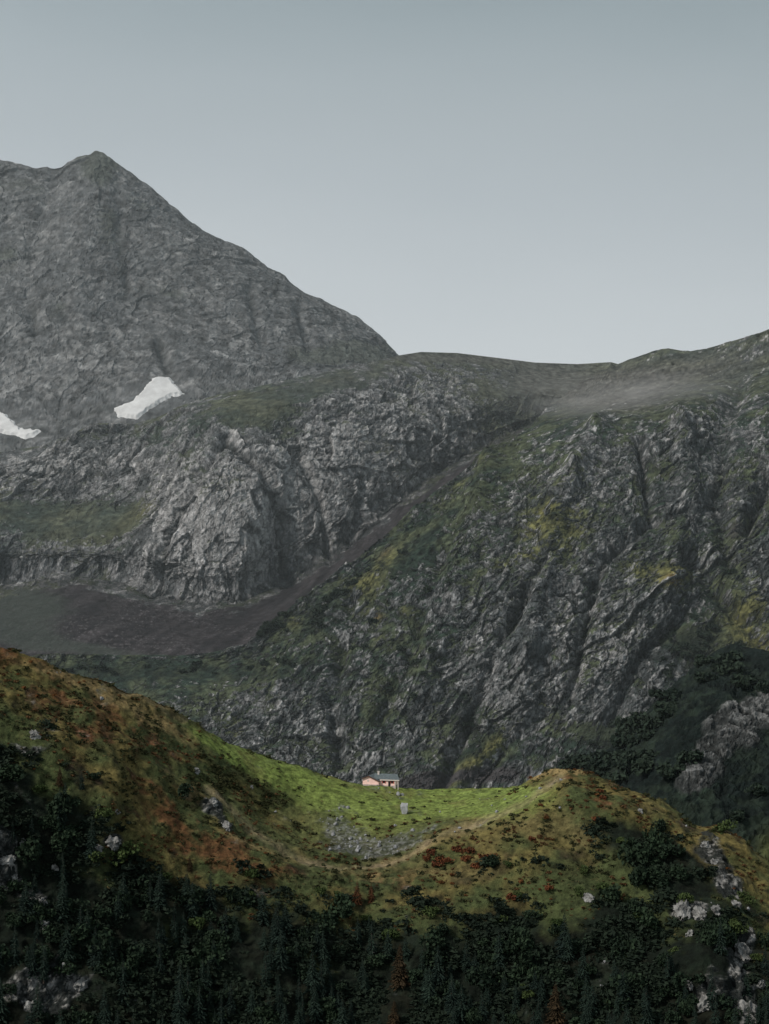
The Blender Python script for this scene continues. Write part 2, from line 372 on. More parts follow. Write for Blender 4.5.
    s1 = lerp(A3(.036,.036,.040), A3(.070,.068,.072), sstep(-.3, .35, run*1.3+fbm(S.P/60+2, 4)*.6))
    s1 = lerp(s1, A3(.12,.12,.122), sstep(.1,.6, run*.8+n2*.4+blobs(S.U,S.V,[(330,608,80,6,-38,.55),(60,650,140,7,2,.7),(405,545,60,4,-38,.4)]))*.6)
    s1 = lerp(s1, A3(.23,.23,.23), spk*sstep(.0,.35,fbm(S.P/80+8,3)+.1+blobs(S.U,S.V,[(60,640,140,16,3,.5),(180,610,60,10,0,.3)]))*.6)
    s1 *= (.54+n5*.7)[...,None]*A3(1.04,.98,1.04)
    gv = blobs(S.U, S.V, [(20,618,60,22,15,.75),(80,648,70,7,5,.8),(0,635,60,12,10,.5),(20,600,60,14,0,.5),(70,600,60,12,0,.25)]) + nn*.8
    s1 = lerp(s1, A3(.042,.055,.046), sstep(.25, .7, gv)*.7)
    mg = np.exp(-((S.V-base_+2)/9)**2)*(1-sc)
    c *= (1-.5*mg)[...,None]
    c = lerp(c, s1, sc)
    al = np.clip(.9*(1-sc)*(1-vm), 0, 1)
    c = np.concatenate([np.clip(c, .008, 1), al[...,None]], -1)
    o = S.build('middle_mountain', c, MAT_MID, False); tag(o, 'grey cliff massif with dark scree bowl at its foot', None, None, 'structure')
    return S

# ------------------------------------------------------------------ the near right massif
crC = [(-90,668,1560),(0,660,1570),(40,655,1580),(80,654,1585),(130,655,1590),(180,655,1590),(215,652,1590),(245,644,1590),(258,633,1595),(272,623,1600),(290,608,1610),(310,592,1620),(330,578,1640),(352,560,1660),(369,547,1670),(380,539,1680),(400,522,1700),(420,505,1715),(445,486,1730),(470,466,1750),(500,447,1780),(520,434,1800),(535,424,1850),(548,410,1920),(565,395,2020),(585,379,2120),(602,368,2190),(611,363,2210),(616,365,2200),(625,361,2200),(639,356,2200),(655,350,2180),(668,348,2160),(681,350.5,2150),(690,351,2140),(707,348,2120),(722,344,2100),(733,341,2080),(750,336,2060),(769,329,2040),(800,312,2000),(850,290,1960)]
rowsC = [
 [(-90,950,1250),(300,960,1250),(500,950,1240),(850,950,1180)],
 [(-90,830,1350),(0,830,1350),(200,830,1350),(340,830,1345),(420,820,1350),(500,810,1350),(600,790,1340),(700,760,1330),(769,740,1330),(850,720,1300)],
 [(-90,760,1410),(200,760,1410),(340,760,1400),(420,745,1405),(500,735,1395),(600,715,1390),(700,680,1400),(769,670,1400),(850,650,1380)],
 [(-90,705,1480),(200,705,1480),(260,700,1470),(340,680,1465),(420,660,1460),(500,640,1450),(560,640,1440),(640,620,1430),(700,610,1460),(769,600,1450),(850,580,1430)],
 [(-90,680,1540),(100,672,1550),(200,675,1545),(245,668,1545),(300,632,1560),(340,608,1560),(400,570,1570),(450,555,1560),(500,550,1540),(560,550,1510),(640,540,1500),(700,530,1530),(769,530,1510),(850,510,1490)],
 [(-90,674,1555),(100,664,1568),(200,664,1568),(245,656,1570),(300,616,1590),(340,590,1600),(400,545,1640),(450,510,1660),(500,485,1650),(560,470,1620),(640,465,1610),(700,455,1650),(769,450,1620),(850,430,1600)],
 [(-90,671,1560),(100,659,1578),(200,660,1578),(245,650,1580),(300,606,1606),(340,577,1634),(369,552,1660),(400,528,1688),(450,487,1718),(500,457,1745),(520,441,1770),(545,430,1780),(575,423,1770),(610,418,1760),(650,413,1760),(700,402,1770),(730,400,1800),(769,398,1760),(850,380,1700)],
 [(-90,669.5,1560),(100,656.5,1582),(200,657,1584),(245,647,1585),(300,603,1610),(340,573,1643),(369,549.5,1665),(400,525,1694),(450,483.5,1724),(500,452,1762),(520,437.5,1785),(545,418,1850),(575,404,1920),(610,396,1960),(650,388,1980),(700,380,1960),(769,370,1900),(850,340,1850)],
 crC, offs(crC, 70, 300)]
def make_right():
    m_ = lambda row: [(x, y, Y+.35*(1770-Y) if Y < 1770 else Y) for x, y, Y in row]
    S = Sheet([m_(r) for r in rowsC], -90, 960, 1150, [10,50,80,110,110,90,55,30,36,24])
    tap = sstep(0, 12, S.tocrest)*.8+.2
    d, big, med, fine = rock_disp(S.P, S.U, S.V, 75, 24, 2.8, 11, 3)
    d2, b2, m2, f2 = rock_disp(S.P, S.U, S.V, 26, 34, 2.4, 4.5, 8)
    dents = lines(S.U, S.V, [([(640,440),(655,520),(600,560),(585,620),(570,700)],6,-12),([(545,560),(500,640),(470,720),(440,790)],7,-13),([(440,560),(415,640),(380,720)],7,-8),
        ([(560,700),(515,735),(470,790)],9,-10),([(740,385),(722,430),(716,500),(730,560)],9,-9),([(690,560),(740,620),(769,650)],8,-14),([(700,600),(640,660),(610,720)],7,-12),([(350,600),(330,700),(340,760)],7,-12),([(769,480),(745,530)],6,-14)]) \
        + lines(S.U, S.V, [([(490,460),(480,520),(450,600),(420,700)],14,10),([(600,430),(560,500),(540,600),(520,700)],12,12),([(680,420),(690,500),(660,600)],12,12)])
    shelf = np.clip(blobs(S.U, S.V, [(600,392,70,20,0,1.4),(680,372,90,20,-4,.8),(760,350,60,20,0,.3)]), 0, 1)
    nn = fbm(S.P/70+5, 5); n2 = fbm(S.P/16+9, 4); n3 = fbm(S.P/34+29, 4); n5 = fbm(S.P/5.5+19, 4)
    vb = blobs(S.U, S.V, [(150,668,150,12,0,1.5),(300,625,50,22,-38,1.2),(380,570,60,26,-42,1.0),(430,560,44,46,0,.75),(470,500,50,26,-40,.8),(410,640,34,60,20,.7),(385,720,34,50,15,.55),(330,655,44,34,-30,.5),
        (520,505,24,34,10,.4),(555,530,30,28,0,.9),(520,560,44,14,-20,.7),(590,590,26,12,-25,.3),(660,575,60,16,5,.8),(740,610,34,34,40,.9),(755,640,40,22,40,1.0),(490,745,60,12,-42,1.3),(450,775,36,14,-30,1.1),(470,715,22,20,0,.9),
        (600,392,80,20,0,1.4),(680,370,100,18,-6,1.0),(640,480,22,26,20,.45),(610,505,20,14,0,.35),(690,470,30,14,0,.3),(700,540,50,22,0,.55),(560,745,60,14,-20,.9),(620,740,50,24,-25,1.0),(690,640,34,30,-20,.75),(560,470,14,18,0,.2),
        (240,740,70,34,25,.3),(200,700,60,24,0,.15),(720,580,24,40,0,.3),(500,620,20,40,25,.18),(100,700,60,30,0,.6),(455,455,60,12,-38,.5),(600,650,16,40,30,.2),(160,690,90,8,0,.3)]) \
        - blobs(S.U, S.V, [(150,685,40,7,0,.5),(230,690,30,14,0,.4),(590,640,60,90,25,.42),(520,680,40,70,25,.35),(620,450,100,24,-5,.3),(310,720,34,44,25,.3),(540,620,24,60,20,.25),(750,560,30,30,0,.15),(460,610,26,50,25,.12),(690,510,22,40,0,.1)])
    ar = sstep(0, 55, S.tocrest)*(1-sstep(545,600,S.U)) + sstep(545,600,S.U)*(.35+.65*sstep(0,60,S.tocrest))
    nz0 = S.normals()[...,2]; flat0 = 1-.88*sstep(.72, .93, nz0)
    dd0 = (d+d2)*tap*(1-.85*shelf)*ar*flat0*(1-.35*np.clip(vb,0,1))
    dd0 = np.where(dd0 > 0, dd0*(.25+.75*ar), dd0)
    S.push(dd0 + (dents*(1+1.5*n3))*tap*ar + 4*fbm(S.P/30+3, 4)*np.clip(vb,0,1)*tap)
    n = S.normals(); nz = n[...,2]
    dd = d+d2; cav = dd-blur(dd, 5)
    rock = A3(.225,.233,.24); dark = A3(.075,.086,.091); pale = A3(.44,.445,.45)
    c = lerp(dark, rock, sstep(-.4, .4, nn*.8+.08+cav/11+med*.5+m2*.4))
    br = blobs(S.U, S.V, [(590,640,60,90,25,.25),(310,720,34,50,25,.25),(740,720,50,40,0,.3),(700,420,60,20,0,.1),(430,600,20,60,20,.1)])
    streak = ridged(np.stack([(S.P[...,0]*.9-S.P[...,2]*.55)/9, (S.P[...,2]*.9+S.P[...,0]*.45)/46, S.P[...,1]/60], -1), 4)
    c = lerp(c, pale, sstep(.15, .65, n2*.6+cav/10+br+(streak-.4)*.8+m2*.35)*.75)
    veg = vb*.85 + nn*.9 + n3*.8 + n2*.9 + n5*.5 + (nz-.58)*1.2 + .26 - cav/12 - (streak-.4)*.7 - m2*.4
    vm = sstep(.25, .52, veg)
    vc = lerp(A3(.022,.037,.029), A3(.060,.074,.045), sstep(-.2, .3, n3+n2*.5+nn*.3))
    yl = blobs(S.U, S.V, [(555,525,28,26,0,1.1),(665,575,40,12,5,.9),(668,583,14,6,0,.8),(745,615,22,30,40,.9),(762,645,26,14,40,1.0),(495,742,60,7,-42,1.1),(455,775,22,8,-35,.7),(375,575,40,9,-42,.8),(375,612,20,9,0,.3),(360,590,18,10,0,.5),(520,560,36,8,-20,.6),(300,618,20,8,-30,.5),(235,730,16,12,0,.45),(405,610,10,6,0,.4),(530,525,16,16,0,.3),(470,480,40,7,-38,.3),(380,640,10,8,0,.3)])
    vc = lerp(vc, A3(.125,.125,.05), np.clip(yl*(.85+n2*1.8+n5), 0, 1)*.9)
    vc = lerp(vc, A3(.115,.115,.108), np.clip(shelf, 0, 1)*.85)
    vc = lerp(vc, A3(.16,.10,.04), np.clip(blobs(S.U,S.V,[(668,585,10,5,0,1.2),(376,618,8,5,0,.8),(385,553,10,4,-40,.6)]), 0, 1)*.6)
    vc = vc*(1+n5*1.9+n2*.5)[...,None]
    c = lerp(c, vc, vm)
    c = lerp(c, A3(.24,.24,.235), (sstep(.25,.42,perlin(S.P/6)+.2*n2)*np.clip(blobs(S.U,S.V,[(690,402,80,8,-6,.9),(640,410,50,5,0,.5)]),0,1))[...]*.6)
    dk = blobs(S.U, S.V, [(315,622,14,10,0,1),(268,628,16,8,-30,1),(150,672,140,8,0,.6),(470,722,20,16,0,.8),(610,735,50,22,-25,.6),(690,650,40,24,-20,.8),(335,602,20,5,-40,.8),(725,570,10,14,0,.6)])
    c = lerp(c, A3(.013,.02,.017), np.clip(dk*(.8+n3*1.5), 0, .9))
    crack = lines(S.U, S.V, [([(640,440),(655,520),(600,560),(585,620),(570,700)],3,.7),([(545,560),(500,640),(470,720)],3.5,.6),([(740,380),(725,430),(712,500),(730,560)],3.5,.8),([(769,480),(745,530)],3,.7)])
    c = lerp(c, A3(.028,.034,.034), np.clip(crack*(.7+n2*1.5)*(1-vm*.5), 0, .8))
    scr = blobs(S.U, S.V, [(425,782,50,10,-12,1.3),(735,530,16,22,0,.6),(500,775,30,12,0,.9)])
    c = lerp(c, A3(.06,.058,.062), sstep(.35,.7,scr))
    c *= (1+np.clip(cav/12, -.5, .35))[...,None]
    al = np.clip((1-vm)*.9, 0, 1)
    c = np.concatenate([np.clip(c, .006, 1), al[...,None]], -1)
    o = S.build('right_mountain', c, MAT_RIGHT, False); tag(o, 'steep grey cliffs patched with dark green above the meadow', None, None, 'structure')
    return S

# ------------------------------------------------------------------ the wooded spur low on the right
crD = [(380,880,1080),(450,850,1090),(500,815,1100),(540,785,1110),(575,765,1120),(610,745,1120),(640,715,1130),(665,690,1130),(690,668,1130),(715,650,1130),(735,642,1130),(755,648,1120),(775,650,1110),(800,640,1100),(850,620,1080)]
rowsD = [
 [(380,1050,860),(850,1050,860)],
 [(380,950,960),(520,930,960),(640,880,940),(700,860,930),(769,850,930),(850,840,900)],
 [(380,905,1020),(520,870,1020),(600,830,1000),(660,790,980),(700,770,985),(769,760,1000),(850,740,980)],
 [(380,890,1050),(500,840,1065),(560,800,1060),(620,765,1060),(680,715,1050),(730,690,1060),(769,695,1060),(850,670,1040)],
 crD, offs(crD, 70, 200)]
def make_spur():
    S = Sheet(rowsD, 380, 1010, 540, [16,60,60,50,20])
    tap = sstep(0, 10, S.tocrest)*.7+.3
    d, big, med, fine = rock_disp(S.P, S.U, S.V, 50, 30, 2.0, 6, 9)
    d2, b2, m2, f2 = rock_disp(S.P, S.U, S.V, 20, 34, 2.2, 3, 12)
    rk = blobs(S.U, S.V, [(745,722,50,26,-35,1.3),(700,770,40,20,-50,1.2),(770,700,30,20,0,.8)]) + fbm(S.P/22+4, 4)*1.3 - blobs(S.U,S.V,[(620,750,70,50,-30,.8),(720,665,50,22,-10,1.2),(740,830,80,40,0,.9)])
    rm = sstep(.45, .9, rk)
    can = 6*np.abs(perlin(S.P/9)) + 3*np.abs(perlin(S.P/4.5))
    S.push((d+d2)*tap*(.35+.65*rm) - can*(1-rm)*tap)
    dd = d+d2; cav = dd-blur(dd, 4)
    n2 = fbm(S.P/9, 4)
    c = lerp(A3(.055,.06,.06), A3(.20,.205,.205), sstep(-.2,.45,n2+cav/6+med*.5))
    v = lerp(A3(.008,.014,.013), A3(.02,.031,.023), sstep(-.1,.35,n2+fbm(S.P/40,3)))
    v = lerp(v, A3(.08,.09,.035), np.clip(blobs(S.U,S.V,[(772,850,16,22,0,1.2),(570,778,40,7,-20,.6)]),0,1)*.8)
    c = lerp(v, c, rm)
    c *= (1+np.clip(cav/10, -.5, .3))[...,None]
    c = np.concatenate([np.clip(c, .005, 1), (rm*.8)[...,None]], -1)
    o = S.build('wooded_hill', c, MAT_SPUR, False); tag(o, 'dark wooded spur with broken grey rock below the cliffs', None, None, 'structure')
    return S

# ------------------------------------------------------------------ the grassy ridge with the hut
CR_E = [(-90,632),(-40,640),(0,648),(23,654),(43,660),(58,672),(78,675),(105,679),(125,689),(148,698),(168,704),(187,718),(211,734),(230,744),(253,749),(273,755),(300,764),(320,771),(345,779),(364,784),(401,788),(425,789),(461,788),(496,789),(516,786),(534,778),(552,772),(569,769.5),(594,772),(615,782),(639,793),(664,805),(685,819),(699,823),(717,824),(738,836),(752,852),(766,860),(780,880),(850,960)]
YE = ([-90,0,60,150,250,380,450,520,570,640,700,769,850],[590,600,610,630,660,680,690,675,640,630,620,610,590])
crE = [(x, y, float(np.interp(x, *YE))) for x, y in CR_E]
rowsE = [
 [(-90,1300,455),(370,1300,470),(850,1350,450)],
 [(-90,1130,490),(0,1120,495),(200,1110,510),(370,1110,515),(640,1120,505),(769,1140,490),(850,1200,480)],
 [(-90,1030,512),(0,1025,515),(200,1020,535),(370,1020,545),(500,1015,545),(640,1020,535),(769,1060,520),(850,1120,505)],
 [(-90,930,532),(0,925,535),(200,945,555),(370,950,568),(500,945,568),(640,950,558),(720,970,545),(769,1000,540),(850,1060,525)],
 [(-90,830,548),(0,830,552),(100,855,562),(200,885,575),(370,905,588),(500,890,588),(600,890,580),(680,905,570),(769,950,560),(850,1020,545)],
 [(-90,740,566),(0,750,568),(100,790,575),(200,835,588),(300,862,602),(350,872,606),(400,862,610),(440,845,612),(500,826,612),(540,822,608),(600,835,600),(660,852,595),(720,875,588),(769,915,582),(850,990,565)],
 [(-90,690,578),(0,700,582),(60,715,590),(130,745,600),(200,785,612),(260,810,628),(300,825,635),(350,832,632),(400,830,634),(440,822,640),(490,806,645),(530,797,632),(570,792,616),(620,806,612),(680,838,605),(720,848,600),(769,885,595),(850,970,578)],
 [(-90,655,588),(0,665,594),(60,690,602),(130,712,616),(200,750,628),(260,775,646),(300,788,655),(350,803,655),(400,806,660),(450,803,668),(500,798,662),(534,785,650),(569,775,634),(615,788,625),(664,812,619),(700,830,614),(738,842,606),(769,868,603),(850,965,585)],
 crE, offs(crE, 120, 160)]
def make_ridge():
    S = Sheet(rowsE, -170, 980, 1000, [12,40,90,100,90,70,50,36,30,30])
    U, V, P = S.U, S.V, S.P
    tap = sstep(0, 10, S.tocrest)*.8+.2
    hum = fbm(P/30, 4)*4 + fbm(P/9+4, 4)*1.9
    fine = fbm(P/3.2+7, 3)*.7
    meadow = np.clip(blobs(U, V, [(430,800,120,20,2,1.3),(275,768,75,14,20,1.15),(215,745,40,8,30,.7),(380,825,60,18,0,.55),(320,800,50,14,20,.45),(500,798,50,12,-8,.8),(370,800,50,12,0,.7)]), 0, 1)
    path = np.clip(lines(U, V, [([(300,862),(340,872),(390,862),(430,842),(470,825),(505,812),(530,800),(545,788),(562,776)],3.2,.9),([(205,790),(240,820),(270,845),(310,865)],4,.8),([(105,683),(150,700),(185,720)],3,.5)]), 0, 1)
    # rock bands
    rn = fbm(P/12+2, 4)
    rk = blobs(U, V, [(5,850,22,20,0,1.1),(12,880,20,16,0,1.0),(20,740,34,60,0,.55),(40,990,50,20,0,.9),(80,980,20,14,0,.7),(60,960,30,16,-40,.5),(30,900,16,30,20,.5),(70,880,20,22,-45,.55),
        (690,910,26,12,20,1.0),(745,940,20,26,60,.9),(730,890,22,16,30,.9),(705,850,20,14,40,.8),(740,960,12,26,0,1.0),(705,1000,26,20,0,.9),(748,1010,14,30,0,1.1),(725,860,26,24,30,.4),(590,895,16,8,0,.7),(112,842,20,10,-20,.9),(210,805,22,12,20,.75),(225,825,20,8,40,.6),(195,770,10,12,0,.5),
        (730,1000,40,60,0,.35),(20,1000,60,40,0,.3)]) + rn*1.15
    rm = sstep(.55, .8, rk)
    d, big, med, f_ = rock_disp(P, U, V, 14, 20, 1.6, 4.0, 21)
    knee = lines(U, V, [([(560,835),(600,870),(650,910)],14,-3),([(80,700),(110,780),(100,860)],12,2)])
    lw = sstep(0, 60, V-np.interp(U[0], [-90,0,110,200,370,450,520,680,769,850],[770,790,870,890,905,915,905,880,900,950])[None])
    hum = hum + lw*(fbm(P/24+50, 4)*9 - np.abs(perlin(P/7))*2.5)
    S.push((hum*(1-.72*meadow) + fine*(1-.6*meadow) - path*.5)*tap + d*rm*tap*.8 + knee)
    n = S.normals(); nz = n[...,2]
    n1 = fbm(P/40+11, 4); n2 = fbm(P/8+13, 4); n3 = fbm(P/2.2+17, 3); n4 = fbm(P/16+23, 4)
    green = A3(.056,.070,.027); olive = A3(.135,.110,.040); rust = A3(.135,.060,.027); dk = A3(.010,.016,.011); sunlit_grass = A3(.20,.26,.066); straw = A3(.25,.185,.085)
    c = lerp(green, olive, sstep(-.2,.25, n1+n4*.8))
    c = lerp(c, dk, sstep(-.02,.28, n2*.9+n4*.6+n3*.25-.05)*.80)
    ru = blobs(U, V, [(15,660,50,16,14,1.0),(120,720,60,14,35,.8),(165,800,50,16,45,.9),(215,850,80,16,25,.8),(90,740,30,26,0,.6),(60,700,30,14,30,.7),(415,870,60,10,-6,.6),(470,890,60,16,0,.35),(560,800,40,16,0,.4),(600,800,30,10,30,.5),(560,775,40,6,0,.6),(200,840,30,10,20,.4),(250,870,60,10,10,.4),(500,850,50,16,0,.3)])
    c = lerp(c, rust*(1+n3[...,None]*1.2), sstep(.25,.95, ru*.9+n4*1.3+n2*1.1+n3*.4-.05)*.75)
    ol = blobs(U, V, [(530,825,70,24,-6,1.0),(380,865,60,12,0,.6),(280,840,60,12,20,.7),(250,790,40,12,20,.5),(460,870,70,20,0,.8),(600,840,50,26,30,.5),(200,745,40,16,30,.5)])
    c = lerp(c, A3(.125,.105,.045)*(1+n3[...,None]*.9), sstep(.3,1.0, ol+n4*1.0+n2*.7)*.75)
    st = blobs(U, V, [(365,878,60,7,0,.6),(250,845,50,5,25,.8),(545,775,40,4,-14,.9),(430,845,80,5,-20,.8),(570,771,40,2.5,0,.9),(160,702,40,3,22,1.0),(90,720,70,14,30,.45),(190,790,60,14,35,.4),(40,668,50,8,15,.6),(130,705,70,14,28,.6),(185,735,50,14,30,.5),(100,690,60,10,15,.5),(120,686,30,4,20,.8),(530,800,30,5,-25,.6),(650,810,40,5,25,.3),(500,900,60,5,15,.3)])
    c = lerp(c, straw, np.clip(sstep(.25,.95, st+n2*.5+n3*.3)*.8, 0, 1))
    c = lerp(c, sunlit_grass*(1+n2[...,None]*.9+n3[...,None]*.6), np.clip(sstep(.15,.95, meadow+n4*.5+n2*.35), 0, 1)*.95)  # green meadow grass, its colour brightened to stand for a patch of sun
    c = lerp(c, A3(.055,.072,.025), sstep(0,.35,n2+n3*.5)*meadow*.6)
    c = lerp(c, A3(.15,.13,.05), sstep(.05,.4,n4-n2*.3)*meadow*.5)
    bowl = np.clip(blobs(U, V, [(370,832,90,20,0,1.0),(270,810,70,18,20,.8)]), 0, 1)
    c = lerp(c, A3(.12,.125,.045)*(1+n2[...,None]*.8+n3[...,None]*.6), bowl*.6)
    c = lerp(c, A3(.27,.21,.13), np.clip(path*(.75+n2), 0, 1)*.8)
    # woods' floor low on the slope: shade and edge vignette darkened into its colour
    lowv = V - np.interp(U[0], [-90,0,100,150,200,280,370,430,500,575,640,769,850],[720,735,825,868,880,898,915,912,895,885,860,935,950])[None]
    rd = blobs(U, V, [(610,828,40,18,40,1.0),(650,855,50,26,38,1.2),(700,880,50,22,38,.9),(560,870,40,14,10,.5),(50,790,50,60,0,.5),(30,720,40,24,0,.3)])  # knoll's shaded right flank, painted darker together with its scrub
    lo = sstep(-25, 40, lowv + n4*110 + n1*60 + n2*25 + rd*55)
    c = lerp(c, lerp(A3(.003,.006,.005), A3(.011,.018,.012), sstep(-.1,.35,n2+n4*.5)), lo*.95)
    # little boulder field
    sf = sstep(.35, .85, blobs(U, V, [(344,836,24,19,20,1.0),(372,847,32,8,-6,.8),(395,840,34,8,-14,.7),(335,812,16,12,0,.6),(428,834,20,6,-20,.45),(405,815,20,10,0,.2)]) + n4*.8 + n2*1.0 + n3*.4)
    vor = sstep(-.05,.25, perlin(P/1.3)+.4*perlin(P/.7))
    c = lerp(c, lerp(A3(.06,.065,.06), A3(.20,.205,.215), vor), sf*.6)
    rc = lerp(A3(.03,.035,.034), A3(.30,.295,.285), sstep(-.15,.4, n2+ n3*.6 + med*.5))
    c = lerp(c, rc, rm*.95)
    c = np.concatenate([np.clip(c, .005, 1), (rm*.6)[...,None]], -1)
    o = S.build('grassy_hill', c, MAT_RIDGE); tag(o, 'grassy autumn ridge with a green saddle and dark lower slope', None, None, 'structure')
    S.n = S.normals(); S.low = lo; S.meadow = meadow; S.rm = rm; S.path = path; S.sf = sf
    S.uv = project(S.P)
    return S

MAT_FAR = terrain_mat('far_rock', 22, .80, 1.2, 2.6, .7, (1,1,.85), .35, .3)
MAT_MID = terrain_mat('mid_rock', 13, .72, 1.28, 3.5, .9, (1,1,.8), .4, .6)
MAT_RIGHT = terrain_mat('near_rock', 8.5, .66, 1.34, 2.8, .95, (1,1,.75), .5, .7)
MAT_SPUR = terrain_mat('spur_cover', 8, .6, 1.4, 3, .9)
MAT_RIDGE = terrain_mat('ridge_turf', 2.6, .45, 1.6, 1.1, .9)
SA = make_peak(); SB = make_middle(); SC = make_right(); SD = make_spur(); SE = make_ridge()
print('terrain', round(time.time()-T0, 1))

# valley floor, far below, out to the horizon
def valley():
    n = 160
    xs = np.sign(np.linspace(-1,1,n))*np.abs(np.linspace(-1,1,n))**2.2*30000
    X, Y = np.meshgrid(xs, xs+3000)
    Z = -520 + 60*fbm(np.stack([X, Y, 0*X], -1)/1500, 4)
    P = np.stack([X, Y, Z], -1)
    idx = np.arange(n*n).reshape(n, n)
    q = np.stack([idx[:-1,:-1], idx[:-1,1:], idx[1:,1:], idx[1:,:-1]], -1).reshape(-1,4)
    c = lerp(A3(.03,.045,.03), A3(.07,.07,.05), sstep(-.3,.3,fbm(P/600,4)))
    c = np.concatenate([c, np.zeros(c.shape[:2]+(1,))], -1)
    o = mesh_np('ground', P.reshape(-1,3), q, MAT_SPUR, c.reshape(-1,4), True); tag(o, 'dark valley floor below the ridge', None, None, 'structure')
valley()

# ------------------------------------------------------------------ placing on the surfaces
def at_surface(S, px, py):
    uv = project(S.P[:S.crest+1])
    d = (uv[...,0]-px)**2+(uv[...,1]-py)**2
    k = np.unravel_index(np.argmin(d), d.shape)
    return S.P[:S.crest+1][k].copy(), k
def scatter(S, dens, n, rng):
    """n points over the sheet, by world area times density; returns points, uv"""
    P = S.P[:S.crest+1]
    a = np.linalg.norm(np.cross(np.gradient(P, axis=1), np.gradient(P, axis=0)), axis=-1)
    w = (a*dens[:S.crest+1]).ravel(); w = w/w.sum()
    k = rng.choice(len(w), n, p=w)
    i, j = np.unravel_index(k, a.shape)
    gx = np.gradient(P, axis=1)[i, j]; gy = np.gradient(P, axis=0)[i, j]
    return P[i, j] + gx*(rng.random((n,1))-.5) + gy*(rng.random((n,1))-.5), i, j

exec_parts = True
# ------------------------------------------------------------------ snow
def drape(S, poly, name, mat, lift, label, cat):
    """the part of a sheet inside an outline, smoothed and lifted a little: old snow filling a hollow"""
    poly = np.array(poly, float); n = S.crest+1
    uv = project(S.P[:n]); x0, y0 = poly.min(0)-12; x1, y1 = poly.max(0)+12
    ii = (uv[...,0] > x0) & (uv[...,0] < x1) & (uv[...,1] > y0) & (uv[...,1] < y1)
    r, c = np.nonzero(ii); r0, r1, c0, c1 = r.min(), r.max()+1, c.min(), c.max()+1
    P = S.P[r0:r1, c0:c1]
    P = np.stack([blur(P[...,k], 9) for k in range(3)], -1)
    # refine four times for a clean outline
    def up(A):
        f = 4; a = np.linspace(0, A.shape[0]-1, (A.shape[0]-1)*f+1); b = np.linspace(0, A.shape[1]-1, (A.shape[1]-1)*f+1)
        i = np.minimum(a.astype(int), A.shape[0]-2); j = np.minimum(b.astype(int), A.shape[1]-2); u = (a-i)[:,None,None]; v = (b-j)[None,:,None]
        return (A[i][:,j]*(1-u)*(1-v)+A[i+1][:,j]*u*(1-v)+A[i][:,j+1]*(1-u)*v+A[i+1][:,j+1]*u*v)
    P = up(P); U = project(P)
    sd = inpoly(U[...,0], U[...,1], poly) + perlin(P/16)*1.6 + perlin(P/6)*1.2 + .6
    out = -P/np.linalg.norm(P, axis=-1, keepdims=True)*.6 + np.array([0,0,.8])
    P = P + out*(lift*np.clip(sd/2.5, -.6, 1))[...,None]
    q_ = np.arange(U[...,0].size).reshape(U.shape[:2])
    q = np.stack([q_[:-1,:-1], q_[:-1,1:], q_[1:,1:], q_[1:,:-1]], -1)
    keep = sd > -1.2
    q = q[keep[:-1,:-1] & keep[1:,1:] & keep[1:,:-1] & keep[:-1,1:]]
    used, inv = np.unique(q, return_inverse=True)
    o = mesh_np(name, P.reshape(-1,3)[used], inv.reshape(-1,4), mat, None, True)
    tag(o, label, cat); return o
M_SNOW = flat_mat('old_snow', (.66,.69,.71), .7, .06, .16, .3)
SNOW1 = [(114,408),(124,404),(133,401),(141,393),(147,385),(152,380),(160,376),(168,378),(175,385),(180,391),(184,394),(172,397),(160,402),(150,409),(143,414),(136,418),(126,417),(118,416)]
SNOW2 = [(-40,405),(-10,411),(0,413),(6,415),(12,422),(20,429),(40,431),(34,436),(26,438),(12,435),(0,432),(-20,430),(-40,425)]
drape(SA, SNOW1, 'snow_patch', M_SNOW, 4, 'larger white snow patch in the hollow under the rocky peak', 'snow patch')
drape(SA, SNOW2, 'snow_patch', M_SNOW, 4, 'smaller thin snow patch cut by the left edge of the photo', 'snow patch')

# ------------------------------------------------------------------ vegetation meshes
def cross_leaf(n, rad_fn, size, r, flat=.6):
    """n small leaf-clump quads; rad_fn(r) gives centres"""
    c = rad_fn(n)
    d1 = r.normal(size=(n,3)); d1 /= np.linalg.norm(d1, axis=1, keepdims=True)
    d2 = r.normal(size=(n,3)); d2 -= (d2*d1).sum(1, keepdims=True)*d1; d2 /= np.linalg.norm(d2, axis=1, keepdims=True)
    s = size*(.6+.8*r.random((n,1)))
    v = np.stack([c-d1*s-d2*s*flat*.4, c+d2*s*flat-d1*s*.1, c+d1*s, c-d2*s*flat+d1*s*.2], 1)
    return v.reshape(-1,3), np.arange(4*n).reshape(n,4)
def crown_pts(r, lobes):
    L = np.array(lobes)
    def f(n):
        k = r.integers(0, len(L), n)
        d = r.normal(size=(n,3)); d /= np.linalg.norm(d, axis=1, keepdims=True)
        rad = (.65+.4*r.random((n,1)))
        return L[k,:3] + d*L[k,3:4]*rad*np.array([1,1,.8])
    return f
def shrub_mesh(name, mat, seed, n=260, w=1.0, h=.8, size=.11):
    r = np.random.default_rng(seed)
    lob = [(r.uniform(-.5,.5)*w, r.uniform(-.5,.5)*w, h*r.uniform(.3,.7), r.uniform(.22,.42)*w) for _ in range(7)]
    v, f = cross_leaf(n, crown_pts(r, lob), size*w*1.2, r)
    return mesh_np(name, v, f, mat, None, False, link=False)
